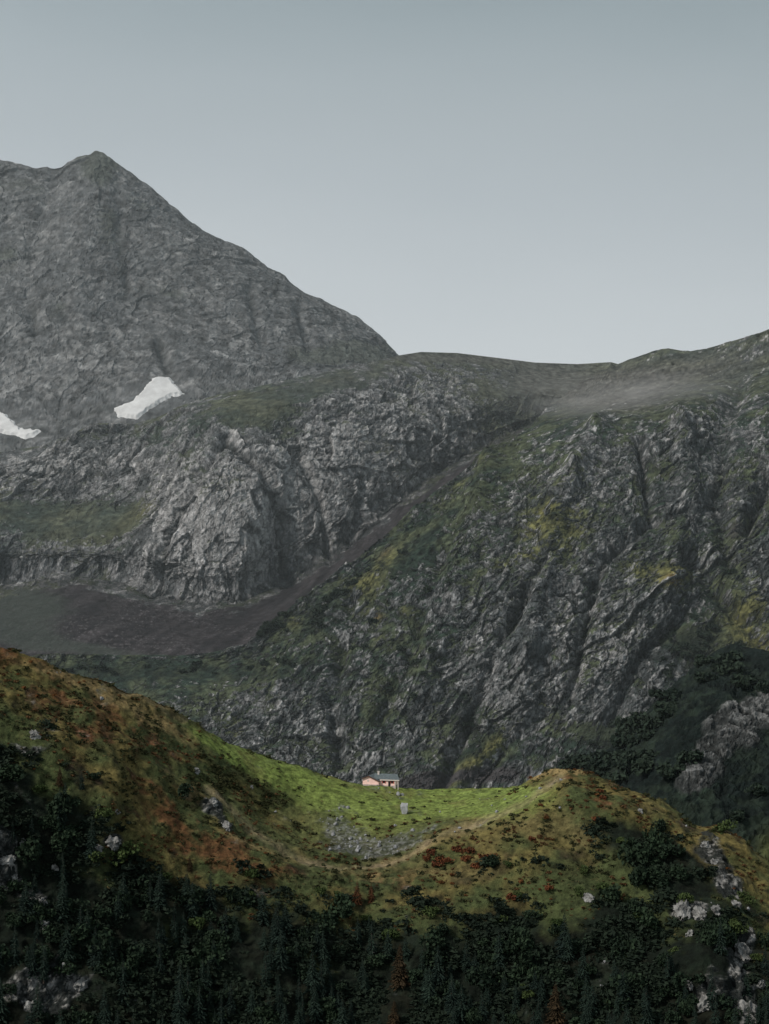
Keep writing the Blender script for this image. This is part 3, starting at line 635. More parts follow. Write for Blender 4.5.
def tube(p0, p1, r0, r1, k=6):
    p0, p1 = np.array(p0, float), np.array(p1, float)
    d = p1-p0; d /= np.linalg.norm(d); a = np.cross(d, [0.3,1,.2]); a /= np.linalg.norm(a); b = np.cross(d, a)
    th = np.arange(k)/k*2*math.pi
    ring = np.cos(th)[:,None]*a+np.sin(th)[:,None]*b
    v = np.concatenate([p0+ring*r0, p1+ring*r1]); i = np.arange(k); j = (i+1) % k
    return v, np.stack([i, j, j+k, i+k], -1)
def join(parts):
    V, Fc, o = [], [], 0
    for v, f in parts: V.append(v); Fc.append(f+o); o += len(v)
    return np.concatenate(V), np.concatenate(Fc)
def conifer_crown(name, mat, seed, h=10., base=.12, wid=.24, lev=22, dens=1.0):
    r = np.random.default_rng(seed); parts = []
    for k in range(lev):
        t = k/(lev-1); z = h*(base+(1-base)*t**.95)
        R = h*wid*(1-t)**.8*(.75+.5*r.random()) + .12
        nb = max(4, int((9-4*t)*dens))
        a0 = r.random()*6.28
        for j in range(nb):
            if r.random() < .1: continue
            a = a0+j/nb*6.283+r.normal()*.2; L = R*(.65+.5*r.random())
            dr = np.array([math.cos(a), math.sin(a), 0]); sd = np.array([-dr[1], dr[0], 0])
            droop = -.25-.25*r.random()
            nseg = 3
            for s in range(nseg):
                q0 = L*s/nseg*.9; q1 = L*(s+1)/nseg+.1
                c0 = dr*q0+np.array([0,0,z+droop*q0]); c1 = dr*q1+np.array([0,0,z+droop*q1 + r.normal()*.08])
                wd = L*.26*(1-.25*s)*(.7+.6*r.random())
                m = (c0+c1)/2+np.array([0,0,-.12*L*r.random()])
                parts.append((np.array([c0, m+sd*wd, c1, m-sd*wd]), np.array([[0,1,2,3]])))
                if s: # hanging sprays
                    parts.append((np.array([c0, c0+sd*wd*.3+[0,0,-.22*L*r.random()-.1], c1+[0,0,-.15*L], c1]), np.array([[0,1,2,3]])))
    v, f = join(parts)
    return mesh_np(name, v, f, mat, None, False, link=False)
def trunk_mesh(name, mat, h, r0, seed=0):
    r = np.random.default_rng(seed); parts = []; p = np.zeros(3); p[2] = -.6
    for k in range(5):
        t0, t1 = k/5, (k+1)/5
        q = np.array([r.normal()*.06, r.normal()*.06, h*t1]); parts.append(tube(p, q, r0*(1-t0)+.02, r0*(1-t1)+.02)); p = q
    v, f = join(parts); return mesh_np(name, v, f, mat, None, True, link=False)

M_BARK = flat_mat('bark', (.06,.048,.04), .9, 4, .3)
M_CON = leaf_mat('dark_needles', (.006,.013,.012), (.024,.042,.030))  # vignette at the foot of the slope darkened into needles and shrub leaves
M_LARCH = leaf_mat('rusty_needles', (.045,.022,.012), (.13,.055,.024))
M_LARCHD = leaf_mat('brown_needles', (.022,.018,.010), (.062,.038,.018))
M_SHG = leaf_mat('dark_green_leaves', (.006,.013,.009), (.028,.048,.025))
M_SHL = leaf_mat('mid_green_leaves', (.025,.045,.014), (.065,.09,.03))
M_SHR = leaf_mat('red_leaves', (.06,.022,.012), (.19,.070,.030))
M_SHO = leaf_mat('orange_brown_leaves', (.09,.036,.015), (.20,.09,.03))
M_SHFAR = leaf_mat('far_dark_leaves', (.010,.020,.015), (.032,.048,.032))

cone = [conifer_crown('crown', M_CON, 10+i, 10, .1, w, 24) for i, w in enumerate((.2,.24,.17,.27))]
larch = [conifer_crown('crown', M_LARCH, 30+i, 10, .06, w, 26) for i, w in enumerate((.25,.21))]
larchd = [conifer_crown('crown', M_LARCHD, 40+i, 10, .06, w, 28, 1.2) for i, w in enumerate((.25,.2))]
trunks = [trunk_mesh('trunk', M_BARK, 9.6, .22, 5)]
shg = [shrub_mesh('shrub', M_SHG, 50+i, 520, 1, .9, .075) for i in range(4)]
shl = [shrub_mesh('shrub', M_SHL, 60+i, 460, 1, .85, .075) for i in range(3)]
shr = [shrub_mesh('shrub', M_SHR, 70+i, 200) for i in range(3)]
sho = [shrub_mesh('shrub', M_SHO, 80+i, 200) for i in range(3)]
shf = [shrub_mesh('shrub', M_SHFAR, 90+i, 260, 1.0, .8, .13) for i in range(3)]

def put(me, name, p, s, label, cat, group, rz=None, sz=1.0):
    o = bpy.data.objects.new(name, me); C.objects.link(o)
    o.location = p; o.rotation_euler = (0, 0, random.random()*6.28 if rz is None else rz)
    o.scale = (s, s, s*sz); tag(o, label, cat, group); return o
def put_tree(crown, name, p, s, label, cat, group, sz=1.0):
    o = bpy.data.objects.new(name, None); C.objects.link(o); o.location = p
    o.rotation_euler = (0, 0, random.random()*6.28); o.scale = (s, s, s*sz); tag(o, label, cat, group)
    for nm, me in (('crown', crown), ('trunk', trunks[0])):
        c = bpy.data.objects.new(nm, me); C.objects.link(c); c.parent = o
    return o

# openings kept clear of scattered bushes, so that the single trees and rocks stand free
CLEAR = [(357,903,9,16),(371,901,9,14),(400,985,15,30),(394,1022,10,16),(555,1020,16,26),(60,785,8,12),(190,870,6,9),(112,842,12,8),(590,897,14,9),(692,910,26,10),(742,955,12,18),(748,1008,14,16),(720,885,14,12),(30,1000,16,14),(80,980,12,14),(112,848,16,8),(8,862,10,10),(548,887,6,7),(513,897,7,8),(450,858,30,12),(706,846,8,7),(705,1000,9,9)]
def is_clear(p):
    x, y = project(np.array(p))
    for cx, cy, rx, ry in CLEAR:
        if ((x-cx)/rx)**2+((y-4-cy)/ry)**2 < 1: return False
    return True
# conifers of the dark lower slope
U, V = SE.U, SE.V
inframe = ((U > -30) & (U < 800) & (V < 1060)).astype(float)
dens = SE.low**2*inframe*(1-.8*SE.rm)*sstep(-20, 70, V-np.interp(U[0], [-90,0,60,110,200,300,370,450,520,600,680,769],[800,810,860,880,890,905,925,940,960,965,960,960])[None])
dens += .5*np.clip(blobs(U,V,[(25,800,40,34,0,.5),(70,830,40,30,0,.6),(100,860,30,20,0,.4)]),0,1)
P_, I, J = scatter(SE, dens, 290, rng)
for p, i, j in zip(P_, I, J):
    if not is_clear(p): continue
    s = rng.uniform(.5, 1.25)
    put_tree(cone[rng.integers(4)], 'conifer', p-[0,0,.3], s, 'dark conifer in the shaded wood on the lower slope', 'conifer', 'dark conifers of the shaded wood', rng.uniform(.9,1.25))
# single larches the photo shows
for px, py, h, lab in [(357,903,8.0,'small rust-brown larch, left one of the pair below the saddle'),(371,901,6.8,'small rust-brown larch, right one of the pair below the saddle'),
                       (400,985,13.5,'tall brown larch standing above the dark wood at the bottom centre')]:
    p, k = at_surface(SE, px, py); d = larchd if py > 950 else larch
    put_tree(d[0] if px != 371 else d[1], 'larch', p-[0,0,.2], h/10, lab, 'larch', 'rust-brown larches')
for px, py, h, lab in [(394,1030,10,'brown larch half cut by the bottom edge, under the tall larch'),(555,1030,15,'broad olive-brown larch at the bottom edge right of centre'),(60,785,6.5,'small orange-brown larch alone on the dark left slope'),(190,870,5,'small brown larch at the upper edge of the dark wood')]:
    p, k = at_surface(SE, px, py)
    put_tree(larchd[py % 2], 'larch', p-[0,0,.2], h/10, lab, 'larch', 'rust-brown larches')
# green shrubs
d2 = inframe*((SE.low**1.5)*1.0 + .5*np.clip(blobs(U,V,[(620,850,50,26,35,.9),(680,860,50,24,30,.8),(60,770,60,50,0,.8)]),0,1))*(1-.7*SE.rm)
P_, I, J = scatter(SE, d2, 290, rng)
for p in P_:
    if not is_clear(p): continue
    s = rng.uniform(3.5, 8.0); put(shg[rng.integers(4)], 'shrub', p-[0,0,s*.15], s, 'dark green alder shrub among the shaded lower wood', 'shrub', 'dark green shrubs of the lower slope', sz=rng.uniform(.8,1.3))
d3 = inframe*np.clip(SE.low*(1-SE.low)*4+blobs(U,V,[(600,920,120,50,0,.5),(120,855,20,10,0,2),(560,1000,60,30,0,.6)]),0,1)
P_, I, J = scatter(SE, d3, 130, rng)
for p in P_:
    if not is_clear(p): continue
    s = rng.uniform(2.5, 5.5); put(shl[rng.integers(3)], 'bush', p-[0,0,s*.15], s, 'mid green bush along the upper edge of the shaded wood', 'bush', 'mid green bushes at the wood edge', sz=rng.uniform(.8,1.2))
p, k = at_surface(SE, 122, 862); put(shl[0], 'bush', p, 7.5, 'large bright green bush beside the pale outcrop on the left slope', 'bush', 'mid green bushes at the wood edge')
# red bushes
reds = [(432,852),(438,858),(445,850),(441,864),(450,860),(428,858),(468,858),(474,865),(480,852),(462,868),(455,848),(462,850),(484,856),(436,868),(470,849)]
for x, y in reds:
    p, k = at_surface(SE, x+random.uniform(-2,2), y+3); s = random.uniform(2.2,3.6)
    put(shr[random.randrange(3)], 'red_bush', p-[0,0,.2], s, 'red bush in the cluster below the footpath bend', 'bush', 'red bushes below the footpath', sz=1.15)
for x, y, s, lab in [(513,897,3.2,'red bush standing lower right of the path cluster, above the dark wood'),(548,887,2.6,'red bush just left of the small pale rock on the right knoll'),
                (600,790,2.3,'red bush high on the right side of the knoll top'),(604,797,2.4,'red bush below the highest one on the knoll'),(597,818,2.4,'red bush halfway down the right knoll flank'),(532,838,2.3,'orange-red bush on the middle of the knoll face')]:
    p, k = at_surface(SE, x, y+2); put(shr[0], 'red_bush', p-[0,0,.2], s, lab, 'bush', 'red bushes of the knoll')
# orange-brown cushions over ridge
d4 = inframe*(1-SE.low)*(1-SE.meadow)*(1-SE.path)*np.clip(.08+blobs(U,V,[(590,810,50,20,30,.8),(470,865,50,14,0,.8),(45,690,50,20,20,.6),(110,740,60,30,35,.4),(30,660,40,8,10,.6),(500,880,80,20,0,.4)]),0,1)
P_, I, J = scatter(SE, d4, 170, rng)
for p in P_:
    if not is_clear(p): continue
    s = rng.uniform(.9, 2.0); put(sho[rng.integers(3)], 'low_bush', p-[0,0,s*.2], s, 'low rust-orange bush on the autumn heath of the ridge', 'bush', 'rust-orange bushes on the heath', sz=.75)

# heath cushions and grass tussocks: too many to count, one object
def cushions(name, n, dens, mat, smin, smax, label, seed, leaves=26, flat=.55, squash=.6):
    r = np.random.default_rng(seed)
    P_, I, J = scatter(SE, dens, n, r)
    tm = []
    for k in range(6):
        lob = [(r.uniform(-.4,.4), r.uniform(-.4,.4), .25, r.uniform(.3,.5)) for _ in range(3)]
        v, f = cross_leaf(leaves, crown_pts(r, lob), .26*(26/leaves)**.45, r, flat); tm.append(v)
    f = np.arange(4*leaves).reshape(leaves, 4)
    V_, F_ = [], []
    uv_ = project(P_); okc = np.ones(len(P_), bool)
    if smax > 3:
        for cx, cy, rx, ry in CLEAR: okc &= ((uv_[:,0]-cx)/rx)**2+((uv_[:,1]-4-cy)/ry)**2 > 1
    P_ = P_[okc]
    for k, p in enumerate(P_):
        a = r.random()*6.28; ca, sa = math.cos(a), math.sin(a); s = smin+(smax-smin)*r.random()**2
        v = tm[k % 6]@np.array([[ca,sa,0],[-sa,ca,0],[0,0,squash]])*s*np.array([1.3,1,1])
        V_.append(v+p-[0,0,.1*s]); F_.append(f+k*4*leaves)
    o = mesh_np(name, np.concatenate(V_), np.concatenate(F_), mat); tag(o, label, None, None, 'stuff'); return o
M_HEATH = leaf_mat('heath_leaves', (.024,.032,.013), (.075,.07,.03)); M_HEATHO = leaf_mat('autumn_heath', (.06,.032,.014), (.14,.078,.032)); M_HEATHD = leaf_mat('shade_leaves', (.006,.011,.009), (.020,.032,.019)); M_GRS = leaf_mat('meadow_blades', (.07,.11,.028), (.24,.31,.08))  # meadow_blades carry the painted sun patch, shade_leaves the painted shade
hn = sstep(-.1,.25, fbm(SE.P/7+40, 3))
base = inframe*(1-SE.path)*(1-SE.rm)*(1-SE.sf)
cushions('heather', 7000, base*(1-SE.low)*(1-.9*SE.meadow)*hn*np.clip(.35+blobs(U,V,[(260,790,70,20,20,1.2),(220,770,60,20,25,1),(100,740,60,30,35,.6),(380,815,40,8,0,.8),(600,830,50,30,30,.8)]),0,1.5), M_HEATH, .6, 1.9, 'dark green heather cushions over the ridge', 5, 26, .55, 1.0)
cushions('heather', 3200, base*(1-SE.low)*(1-.97*SE.meadow)*sstep(-.05,.3,fbm(SE.P/14+60,3)), M_HEATHO, .6, 1.7, 'rusty autumn heather over the ridge', 6, 26, .55, 1.0)
cushions('undergrowth', 5000, base*SE.low*(V < 1050)*sstep(-.15,.2,fbm(SE.P/18+70,3)), M_HEATHD, 1.6, 5.0, 'dark undergrowth covering the shaded lower slope', 7, 60, .5, .95)
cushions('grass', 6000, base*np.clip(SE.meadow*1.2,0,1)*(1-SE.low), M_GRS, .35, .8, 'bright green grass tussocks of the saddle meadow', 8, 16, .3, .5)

M_STRAW = leaf_mat('dry_grass', (.07,.06,.026), (.21,.16,.07))
cushions('dry_grass', 6500, base*(1-SE.low)*(1-.8*SE.meadow)*sstep(-.2,.2,fbm(SE.P/11+80,3)), M_STRAW, .4, 1.1, 'tufts of dry golden grass over the ridge', 9, 12, .22, 1.0)
# far shrubs on the cliffs
def far_shrubs(S, dens, n, smin, smax, label, group, seed):
    r = np.random.default_rng(seed); P_, I, J = scatter(S, dens, n, r)
    for p in P_:
        s = r.uniform(smin, smax); put(shf[r.integers(3)], 'mountain_pine', p-[0,0,s*.15], s, label, 'mountain pine', group)
u, v = SC.U, SC.V
far_shrubs(SC, np.clip(blobs(u,v,[(335,602,22,4,-40,2),(268,628,14,7,-30,2),(315,622,10,8,0,1.4),(470,722,16,12,0,1),(150,668,130,6,0,.4),(610,740,50,16,-25,.5),(690,650,30,20,-20,1),(400,640,50,60,0,.12),(725,570,8,10,0,.8)]),0,3), 260, 3, 8.5, 'dark dwarf pine clinging to a ledge of the cliffs', 'dwarf pines on the cliffs', 3)
u, v = SD.U, SD.V
far_shrubs(SD, np.clip(blobs(u,v,[(620,745,60,30,-35,1),(710,665,40,18,-10,1.5),(720,820,60,40,0,.6),(560,775,40,14,-20,.5)]),0,3), 50, 7, 13, 'dark rounded tree in the wood on the spur', 'trees of the wooded spur', 4)
print('veg', round(time.time()-T0, 1))

# ------------------------------------------------------------------ rocks
M_STONE = flat_mat('grey_stone', (.24,.245,.255), .9, .9, .45, .25)
M_STONEB = flat_mat('boulder_stone', (.33,.34,.35), .9, .9, .35, .2)
M_STONEP = flat_mat('pale_stone', (.20,.20,.195), .95, .9, .75, .6)
def rock_mesh(name, mat, seed, sub=3, sx=(1,1,1), rough=.5):
    bm = bmesh.new(); bmesh.ops.create_icosphere(bm, subdivisions=sub, radius=1)
    V_ = np.array([v.co[:] for v in bm.verts])
    r = np.random.default_rng(seed)
    for _ in range(9):                     # cut flat facets
        n = r.normal(size=3); n /= np.linalg.norm(n); d = r.uniform(.55,.85)
        h = V_@n; V_ = V_ - np.clip(h-d, 0, None)[:,None]*n*.9
    V_ = V_*(1+rough*(ridged(V_*1.2+seed, 3)[:,None]-.5)*.7)*np.array(sx)
    for v, c in zip(bm.verts, V_): v.co = c
    me = bpy.data.meshes.new(name); bm.to_mesh(me); bm.free(); me.materials.append(mat); return me
stones = [rock_mesh('stone', M_STONE, 100+i, 2, (1,.8,.7)) for i in range(6)]
crag = [rock_mesh('rock', M_STONEP, 120+i, 4, (1,.7,.9), .9) for i in range(5)]
P_, I, J = scatter(SE, SE.sf*inframe, 230, rng)
for p in P_:
    s = .35+1.0*rng.random()**3
    o = put(stones[rng.integers(6)], 'stone', p+[0,0,s*.2], s, 'grey stone in the boulder field of the saddle', 'stone', 'stones of the boulder field')
    o.rotation_euler = tuple(rng.uniform(0,6,3))
for x, y in [(497,812),(492,806),(540,789),(526,797),(460,828),(455,832),(560,808),(505,800),(200,700),(275,812),(395,826),(440,812)]:
    p, k = at_surface(SE, x, y); put(stones[x % 6], 'stone', p+[0,0,.2], random.uniform(.5,1.0), 'loose grey stone lying on the ridge grass', 'stone', 'loose stones on the ridge grass')
p, k = at_surface(SE, 404.5, 813)
bo = put(rock_mesh('boulder', M_STONEB, 140, 4, (.9,.8,1.9), .35), 'boulder', p+[0,0,1.2], 2.0, 'upright grey boulder standing in the green meadow below the hut', 'boulder', None, rz=.4)
for x, y, s, lab in [(112,842,3.6,'pale craggy outcrop on the left slope beside the bright bush'),(98,848,2.2,'small pale outcrop left of the craggy one on the left slope'),
    (588,899,2.6,'pale rock on the right knoll, lower of the two'),(599,893,2.1,'pale rock on the right knoll, upper of the two'),(213,803,2.6,'grey outcrop on the heath slope left of the boulder field'),(226,826,2.2,'grey rock low on the heath slope beside the path'),(196,770,1.6,'small grey rock on the upper heath slope'),
    (640,811,1.4,'small pale rock near the skyline of the knoll'),(117,812,1.3,'small pale rock high on the left slope'),(251,787,1.1,'tiny pale rock below the green shoulder'),(35,734,2.2,'pale rock high on the left edge slope'),
    (82,985,3.0,'round pale boulder in the dark wood at lower left'),(65,968,2.4,'pale rock above the round boulder at lower left'),(30,1008,3.2,'pale rock near the lower left corner'),(101,948,1.4,'small pale rock in the middle of the lower left wood'),
    (683,908,4.2,'broad pale crag on the right flank, left end of its band'),(700,915,3.4,'pale crag in the middle of the right flank band'),(717,912,2.8,'pale crag on the right flank, right end of its band'),(742,955,5.0,'tall pale crag low on the right flank'),(748,1010,5.0,'pale crag in the lower right corner'),(705,1005,3.6,'pale rock left of the corner crag'),(725,880,2.8,'pale crag high on the right flank'),(706,846,2.4,'rounded pale rock on the right shoulder of the ridge'),(720,948,2.2,'small pale rock left of the tall crag'),
    (8,862,2.8,'pale crag at the left edge halfway down'),(14,877,1.8,'small pale rock just below the left edge crag'),(22,842,1.5,'small pale rock above the left edge crag'),(55,868,1.7,'small pale rock right of the left edge crag'),(45,925,1.9,'small grey rock under the dark wood crag at the left'),(690,935,2.0,'small pale rock below the right flank band'),(735,905,2.2,'pale rock right of the right flank band'),(752,925,2.0,'small pale rock above the tall crag at the right edge'),(690,985,1.8,'small rock left of the corner crags'),(760,985,2.4,'pale rock at the right edge above the corner crag'),(660,880,1.3,'small pale rock among shrubs on the right flank'),(715,862,1.8,'pale rock below the right shoulder'),(40,905,3,'pale crag in the dark wood near the left edge')]:
    p, k = at_surface(SE, x, y)
    o = put(crag[(x+y) % 5], 'outcrop', p-[0,0,s*.15], s, lab, 'rock', 'pale rock outcrops of the ridge'); o.rotation_euler = (random.uniform(-.5,.5), random.uniform(-.5,.5), random.random()*6.28)

# ------------------------------------------------------------------ the hut
def box_bm(x0,x1,y0,y1,z0,z1, bm=None):
    bm = bm or bmesh.new()
    v = [bm.verts.new((x,y,z)) for x in (x0,x1) for y in (y0,y1) for z in (z0,z1)]
    for f in ((0,1,3,2),(4,6,7,5),(0,4,5,1),(2,3,7,6),(0,2,6,4),(1,5,7,3)): bm.faces.new([v[i] for i in f])
    return bm
def obj_bm(name, bm, mat, parent=None):
    bmesh.ops.recalc_face_normals(bm, faces=bm.faces)
    me = bpy.data.meshes.new(name); bm.to_mesh(me); bm.free(); me.materials.append(mat)
    o = bpy.data.objects.new(name, me); C.objects.link(o)
    if parent: o.parent = parent
    return o
M_PINK = flat_mat('pink_plaster', (.97,.66,.60), .9, 1.5, .12)
M_STONEW = flat_mat('rubble_stone', (.46,.40,.38), .95, 2.2, .5, .12)
M_ROOF = flat_mat('slate_roof', (.11,.135,.145), .6, 2, .3)
M_EAVE = flat_mat('pale_timber', (.62,.56,.52), .8, 3, .15)
M_DARK = flat_mat('dark_opening', (.02,.018,.018), .7, 3, .2)
M_VERGE = flat_mat('brown_timber', (.10,.05,.04), .8, 3, .2)
M_RED = flat_mat('red_shutter', (.42,.10,.08), .7, 3, .2)
def make_hut():
    p, k = at_surface(SE, 381, 787)
    root = bpy.data.objects.new('alpine_hut', None); C.objects.link(root)
    Yh = p[1]+4.5
    root.location = world(381.5, 785.6, Yh); root.rotation_euler = (0,0,math.radians(-16))
    tag(root, 'small pink mountain hut with grey roof on the meadow crest', 'hut')
    # local frame: x right, y away. long side 14.4 m; the gable end turned to the left front
    # gable wing (left), ridge running away from the camera
    bm = bmesh.new()
    gx0, gx1 = -7.2, -.6; zt = 4.0
    prof = [(gx0,.6),(gx1,.6),(gx1,1.9),(-4.6,3.75),(gx0,2.7)]
    a = [bm.verts.new((x, -2.2, z)) for x, z in prof]; b = [bm.verts.new((x, 4.5, z)) for x, z in prof]
    bm.faces.new(a); bm.faces.new(b[::-1])
    for i in range(5): bm.faces.new([a[i], b[i], b[(i+1)%5], a[(i+1)%5]])
    obj_bm('gable_wall', bm, M_PINK, root)
    bm = bmesh.new()   # stone plinth, stepping down with the ground
    box_bm(gx0+.02, -.58, -2.28, 4.4, -2.2, .62, bm); base = obj_bm('stone_base', bm, M_STONEW, root)
    # long wing
    bm = box_bm(-.57, 5.6, -.6, 4.4, .25, 2.55); obj_bm('wall', bm, M_PINK, root)
    bm = box_bm(-.55, 5.62, -.68, 4.35, -2.2, .27); obj_bm('stone_base', bm, M_STONEW, root)
    # roofs
    def slab(pts, th, name, mat):
        bm = bmesh.new(); up = np.array([0,0,th])
        a = [bm.verts.new(q) for q in pts]; b = [bm.verts.new(tuple(np.array(q)+up)) for q in pts]
        bm.faces.new(a); bm.faces.new(b[::-1]); n = len(pts)
        for i in range(n): bm.faces.new([a[i], a[(i+1)%n], b[(i+1)%n], b[i]])
        return obj_bm(name, bm, mat, root)
    slab([(-7.5,-2.6,2.68),(-4.6,-2.6,3.80),(-4.6,4.8,3.80),(-7.5,4.8,2.68)], .2, 'roof', M_ROOF)
    slab([(-4.6,-2.6,3.81),(-.25,-2.6,1.82),(-.25,4.8,1.82),(-4.6,4.8,3.81)], .2, 'roof', M_ROOF)
    slab([(-7.5,-2.75,2.62),(-4.6,-2.75,3.74),(-4.6,-2.62,3.74),(-7.5,-2.62,2.62)], .34, 'verge_board', M_VERGE)
    slab([(-4.6,-2.75,3.75),(-.25,-2.75,1.76),(-.25,-2.62,1.76),(-4.6,-2.62,3.75)], .34, 'verge_board', M_VERGE)
    rf = slab([(-3.0,-.9,2.62),(7.6,-.9,2.42),(6.0,2.4,4.25),(-3.6,2.4,4.35)], .2, 'roof', M_ROOF)
    slab([(-3.6,2.4,4.36),(6.0,2.4,4.26),(6.6,5.2,2.8),(-3.2,5.2,2.9)], .2, 'roof', M_ROOF)
    bm = box_bm(-.4, 7.7, -1.12, -.93, 2.22, 2.62); obj_bm('eave_board', bm, M_EAVE, root)
    # porch
    for x in (5.9, 7.1):
        bm = box_bm(x-.13, x+.13, -.85, -.6, -1.2, 2.3); obj_bm('porch_post', bm, M_EAVE, root)
    bm = box_bm(3.0, 3.9, -.72, -.605, -.4, 1.9); dr = obj_bm('door', bm, M_DARK, root)
    for x in (1.2, 4.6):
        bm = box_bm(x-.42, x+.42, -.68, -.602, 1.1, 2.1); w = obj_bm('window', bm, M_DARK, root)
        for sx in (-1, 1):
            c = x+sx*.62; bm = box_bm(c-.18, c+.18, -.70, -.604, 1.05, 2.15); obj_bm('shutter', bm, M_RED, w)
    bm = box_bm(-5.3, -4.6, -2.26, -2.203, 1.7, 2.5); obj_bm('window', bm, M_EAVE, root)
    bm = box_bm(-2.1,-1.4, 1.6,2.3, 3.9,5.3); box_bm(-2.2,-1.3,1.5,2.4,5.3,5.45,bm); obj_bm('chimney', bm, M_EAVE, root)
    return root
make_hut()

# ------------------------------------------------------------------ a thin wisp of mist on the high shelf
def mist():
    bm = bmesh.new(); bmesh.ops.create_icosphere(bm, subdivisions=4, radius=1)
    for v in bm.verts:
        c = np.array(v.co[:]); v.co = c*(1+.25*float(fbm(c*1.3+4, 3)))
    me = bpy.data.meshes.new('mist'); bm.to_mesh(me); bm.free()
    m = bpy.data.materials.new('mist_vapour'); m.use_nodes = True; nt = m.node_tree; nt.nodes.clear(); N = nt.nodes; L = nt.links
    out = N.new('ShaderNodeOutputMaterial'); vs = N.new('ShaderNodeVolumeScatter'); vs.inputs['Color'].default_value = (.9,.93,.95,1)
    tc = N.new('ShaderNodeTexCoord'); ln = N.new('ShaderNodeVectorMath'); ln.operation = 'LENGTH'; L.new(tc.outputs['Object'], ln.inputs[0])
    r = N.new('ShaderNodeMapRange'); r.inputs['From Min'].default_value = .15; r.inputs['From Max'].default_value = .95; r.inputs['To Min'].default_value = 1; r.inputs['To Max'].default_value = 0; r.interpolation_type = 'SMOOTHSTEP'
    L.new(ln.outputs['Value'], r.inputs['Value'])
    n = N.new('ShaderNodeTexNoise'); n.inputs['Scale'].default_value = 2.2; n.inputs['Detail'].default_value = 4; L.new(tc.outputs['Object'], n.inputs['Vector'])
    r2 = N.new('ShaderNodeMapRange'); r2.inputs['From Min'].default_value = .38; r2.inputs['From Max'].default_value = .66; r2.inputs['To Max'].default_value = .0095; L.new(n.outputs['Fac'], r2.inputs['Value'])
    mu = N.new('ShaderNodeMath'); mu.operation = 'MULTIPLY'; L.new(r.outputs[0], mu.inputs[0]); L.new(r2.outputs[0], mu.inputs[1]); L.new(mu.outputs[0], vs.inputs['Density'])
    L.new(vs.outputs[0], out.inputs['Volume']); me.materials.append(m); m.cycles.volume_step_rate = 1.0
    o = bpy.data.objects.new('mist', me); C.objects.link(o)
    o.location = world(622, 397, 1790); o.scale = (165, 80, 34); o.rotation_euler = (0, math.radians(-4), 0)
    tag(o, 'thin wisp of mist drifting over the high shelf', None, None, 'stuff')
mist()
def haze():
    bm = bmesh.new(); bmesh.ops.create_cube(bm, size=1); me = bpy.data.meshes.new('haze'); bm.to_mesh(me); bm.free()
    m = bpy.data.materials.new('valley_haze'); m.use_nodes = True; nt = m.node_tree; nt.nodes.clear(); N = nt.nodes
    out = N.new('ShaderNodeOutputMaterial'); vs = N.new('ShaderNodeVolumeScatter'); vs.inputs['Color'].default_value = (.84,.96,1,1); vs.inputs['Density'].default_value = 8.0e-5
    nt.links.new(vs.outputs[0], out.inputs['Volume']); me.materials.append(m)
    o = bpy.data.objects.new('haze', me); C.objects.link(o); o.location = (0, 3400, 350); o.scale = (9000, 5000, 2400)
    tag(o, 'thin blue-grey haze filling the valley beyond the ridge', None, None, 'stuff')
haze()

# ------------------------------------------------------------------ camera, sky, sun
cam = bpy.data.cameras.new('camera'); co = bpy.data.objects.new('camera', cam); C.objects.link(co)
cam.sensor_fit = 'HORIZONTAL'; cam.sensor_width = 36; cam.lens = F*36/W
co.location = (0,0,0); co.rotation_euler = (math.pi/2+PITCH, 0, 0); cam.clip_start = 1; cam.clip_end = 60000
sc = bpy.context.scene; sc.camera = co
SUN_EL, SUN_AZ = 42, -58          # degrees; azimuth from +Y (view direction) towards +X: over the left shoulder side
SUN_AZ = -122
sd = np.array([math.cos(math.radians(SUN_EL))*math.sin(math.radians(SUN_AZ)), math.cos(math.radians(SUN_EL))*math.cos(math.radians(SUN_AZ)), math.sin(math.radians(SUN_EL))])
sl = bpy.data.lights.new('sun', 'SUN'); so = bpy.data.objects.new('sun', sl); C.objects.link(so)
sl.energy = 2.8; sl.angle = math.radians(8); sl.color = (1,.93,.84)
from mathutils import Vector
so.rotation_euler = Vector(sd).to_track_quat('Z', 'Y').to_euler(); so.location = (0,0,500)
wd = bpy.data.worlds.new('World'); sc.world = wd; wd.use_nodes = True
nt = wd.node_tree; N = nt.nodes; L = nt.links; bg = N['Background']
sky = N.new('ShaderNodeTexSky'); sky.sky_type = 'NISHITA'; sky.sun_disc = False
sky.sun_elevation = math.radians(SUN_EL); sky.sun_rotation = math.radians(SUN_AZ); sky.air_density = 1; sky.dust_density = 4
hs = N.new('ShaderNodeHueSaturation'); hs.inputs['Saturation'].default_value = .1; L.new(sky.outputs[0], hs.inputs['Color'])
tc = N.new('ShaderNodeTexCoord'); sep = N.new('ShaderNodeSeparateXYZ'); L.new(tc.outputs['Generated'], sep.inputs[0])
ramp = N.new('ShaderNodeValToRGB'); cr = ramp.color_ramp
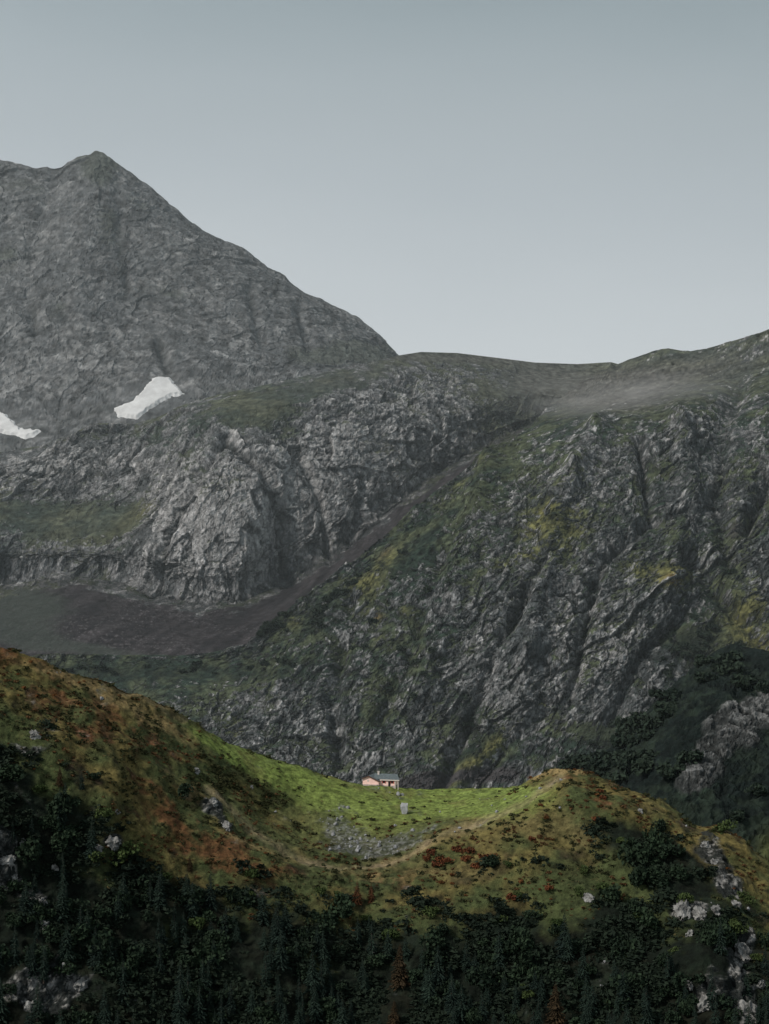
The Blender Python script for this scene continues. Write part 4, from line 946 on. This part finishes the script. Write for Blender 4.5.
# overcast veil: bright near the horizon, greyer higher up (colours are divided by the strength below)
STR = .1
def k(c): return tuple(x/STR for x in c)+(1,)
cr.elements[0].position = 0; cr.elements[0].color = (.62,.645,.66,1)
cr.elements[1].position = .5; cr.elements[1].color = (.26,.30,.32,1)
for pos, c in ((.12,(.68,.765,.81)),(.17,(.60,.685,.735)),(.22,(.49,.575,.63)),(.27,(.405,.49,.54)),(.31,(.315,.40,.445)),(.35,(.235,.315,.355))):
    e = cr.elements.new(pos); e.color = (*c,1)
tilt = N.new('ShaderNodeMath'); tilt.operation = 'MULTIPLY_ADD'; tilt.inputs[1].default_value = .11; L.new(sep.outputs['X'], tilt.inputs[0])
cn = N.new('ShaderNodeTexNoise'); cn.inputs['Scale'].default_value = 3.5; cn.inputs['Detail'].default_value = 4
cm = N.new('ShaderNodeMapping'); cm.inputs['Scale'].default_value = (1,1,2.6); L.new(tc.outputs['Generated'], cm.inputs['Vector']); L.new(cm.outputs[0], cn.inputs['Vector'])
ca_ = N.new('ShaderNodeMath'); ca_.operation = 'MULTIPLY_ADD'; ca_.inputs[1].default_value = .05; L.new(cn.outputs['Fac'], ca_.inputs[0])
sb = N.new('ShaderNodeMath'); sb.operation = 'SUBTRACT'; sb.inputs[1].default_value = .025; L.new(sep.outputs['Z'], sb.inputs[0]); L.new(sb.outputs[0], ca_.inputs[2]); L.new(ca_.outputs[0], tilt.inputs[2])
L.new(tilt.outputs[0], ramp.inputs[0])
ms = N.new('ShaderNodeVectorMath'); ms.operation = 'SCALE'; ms.inputs['Scale'].default_value = 1/STR; L.new(ramp.outputs[0], ms.inputs[0])
mx = N.new('ShaderNodeMix'); mx.data_type = 'RGBA'; mx.inputs[0].default_value = .9
L.new(hs.outputs[0], mx.inputs[6]); L.new(ms.outputs[0], mx.inputs[7]); L.new(mx.outputs[2], bg.inputs['Color'])
bg.inputs['Strength'].default_value = STR
sc.view_settings.view_transform = 'Standard'; sc.view_settings.look = 'None'; sc.view_settings.exposure = 0; sc.view_settings.gamma = 1
sc.render.engine = 'CYCLES'; sc.cycles.use_denoising = True
sc.cycles.max_bounces = 4; sc.cycles.diffuse_bounces = 2
print('done', round(time.time()-T0, 1))
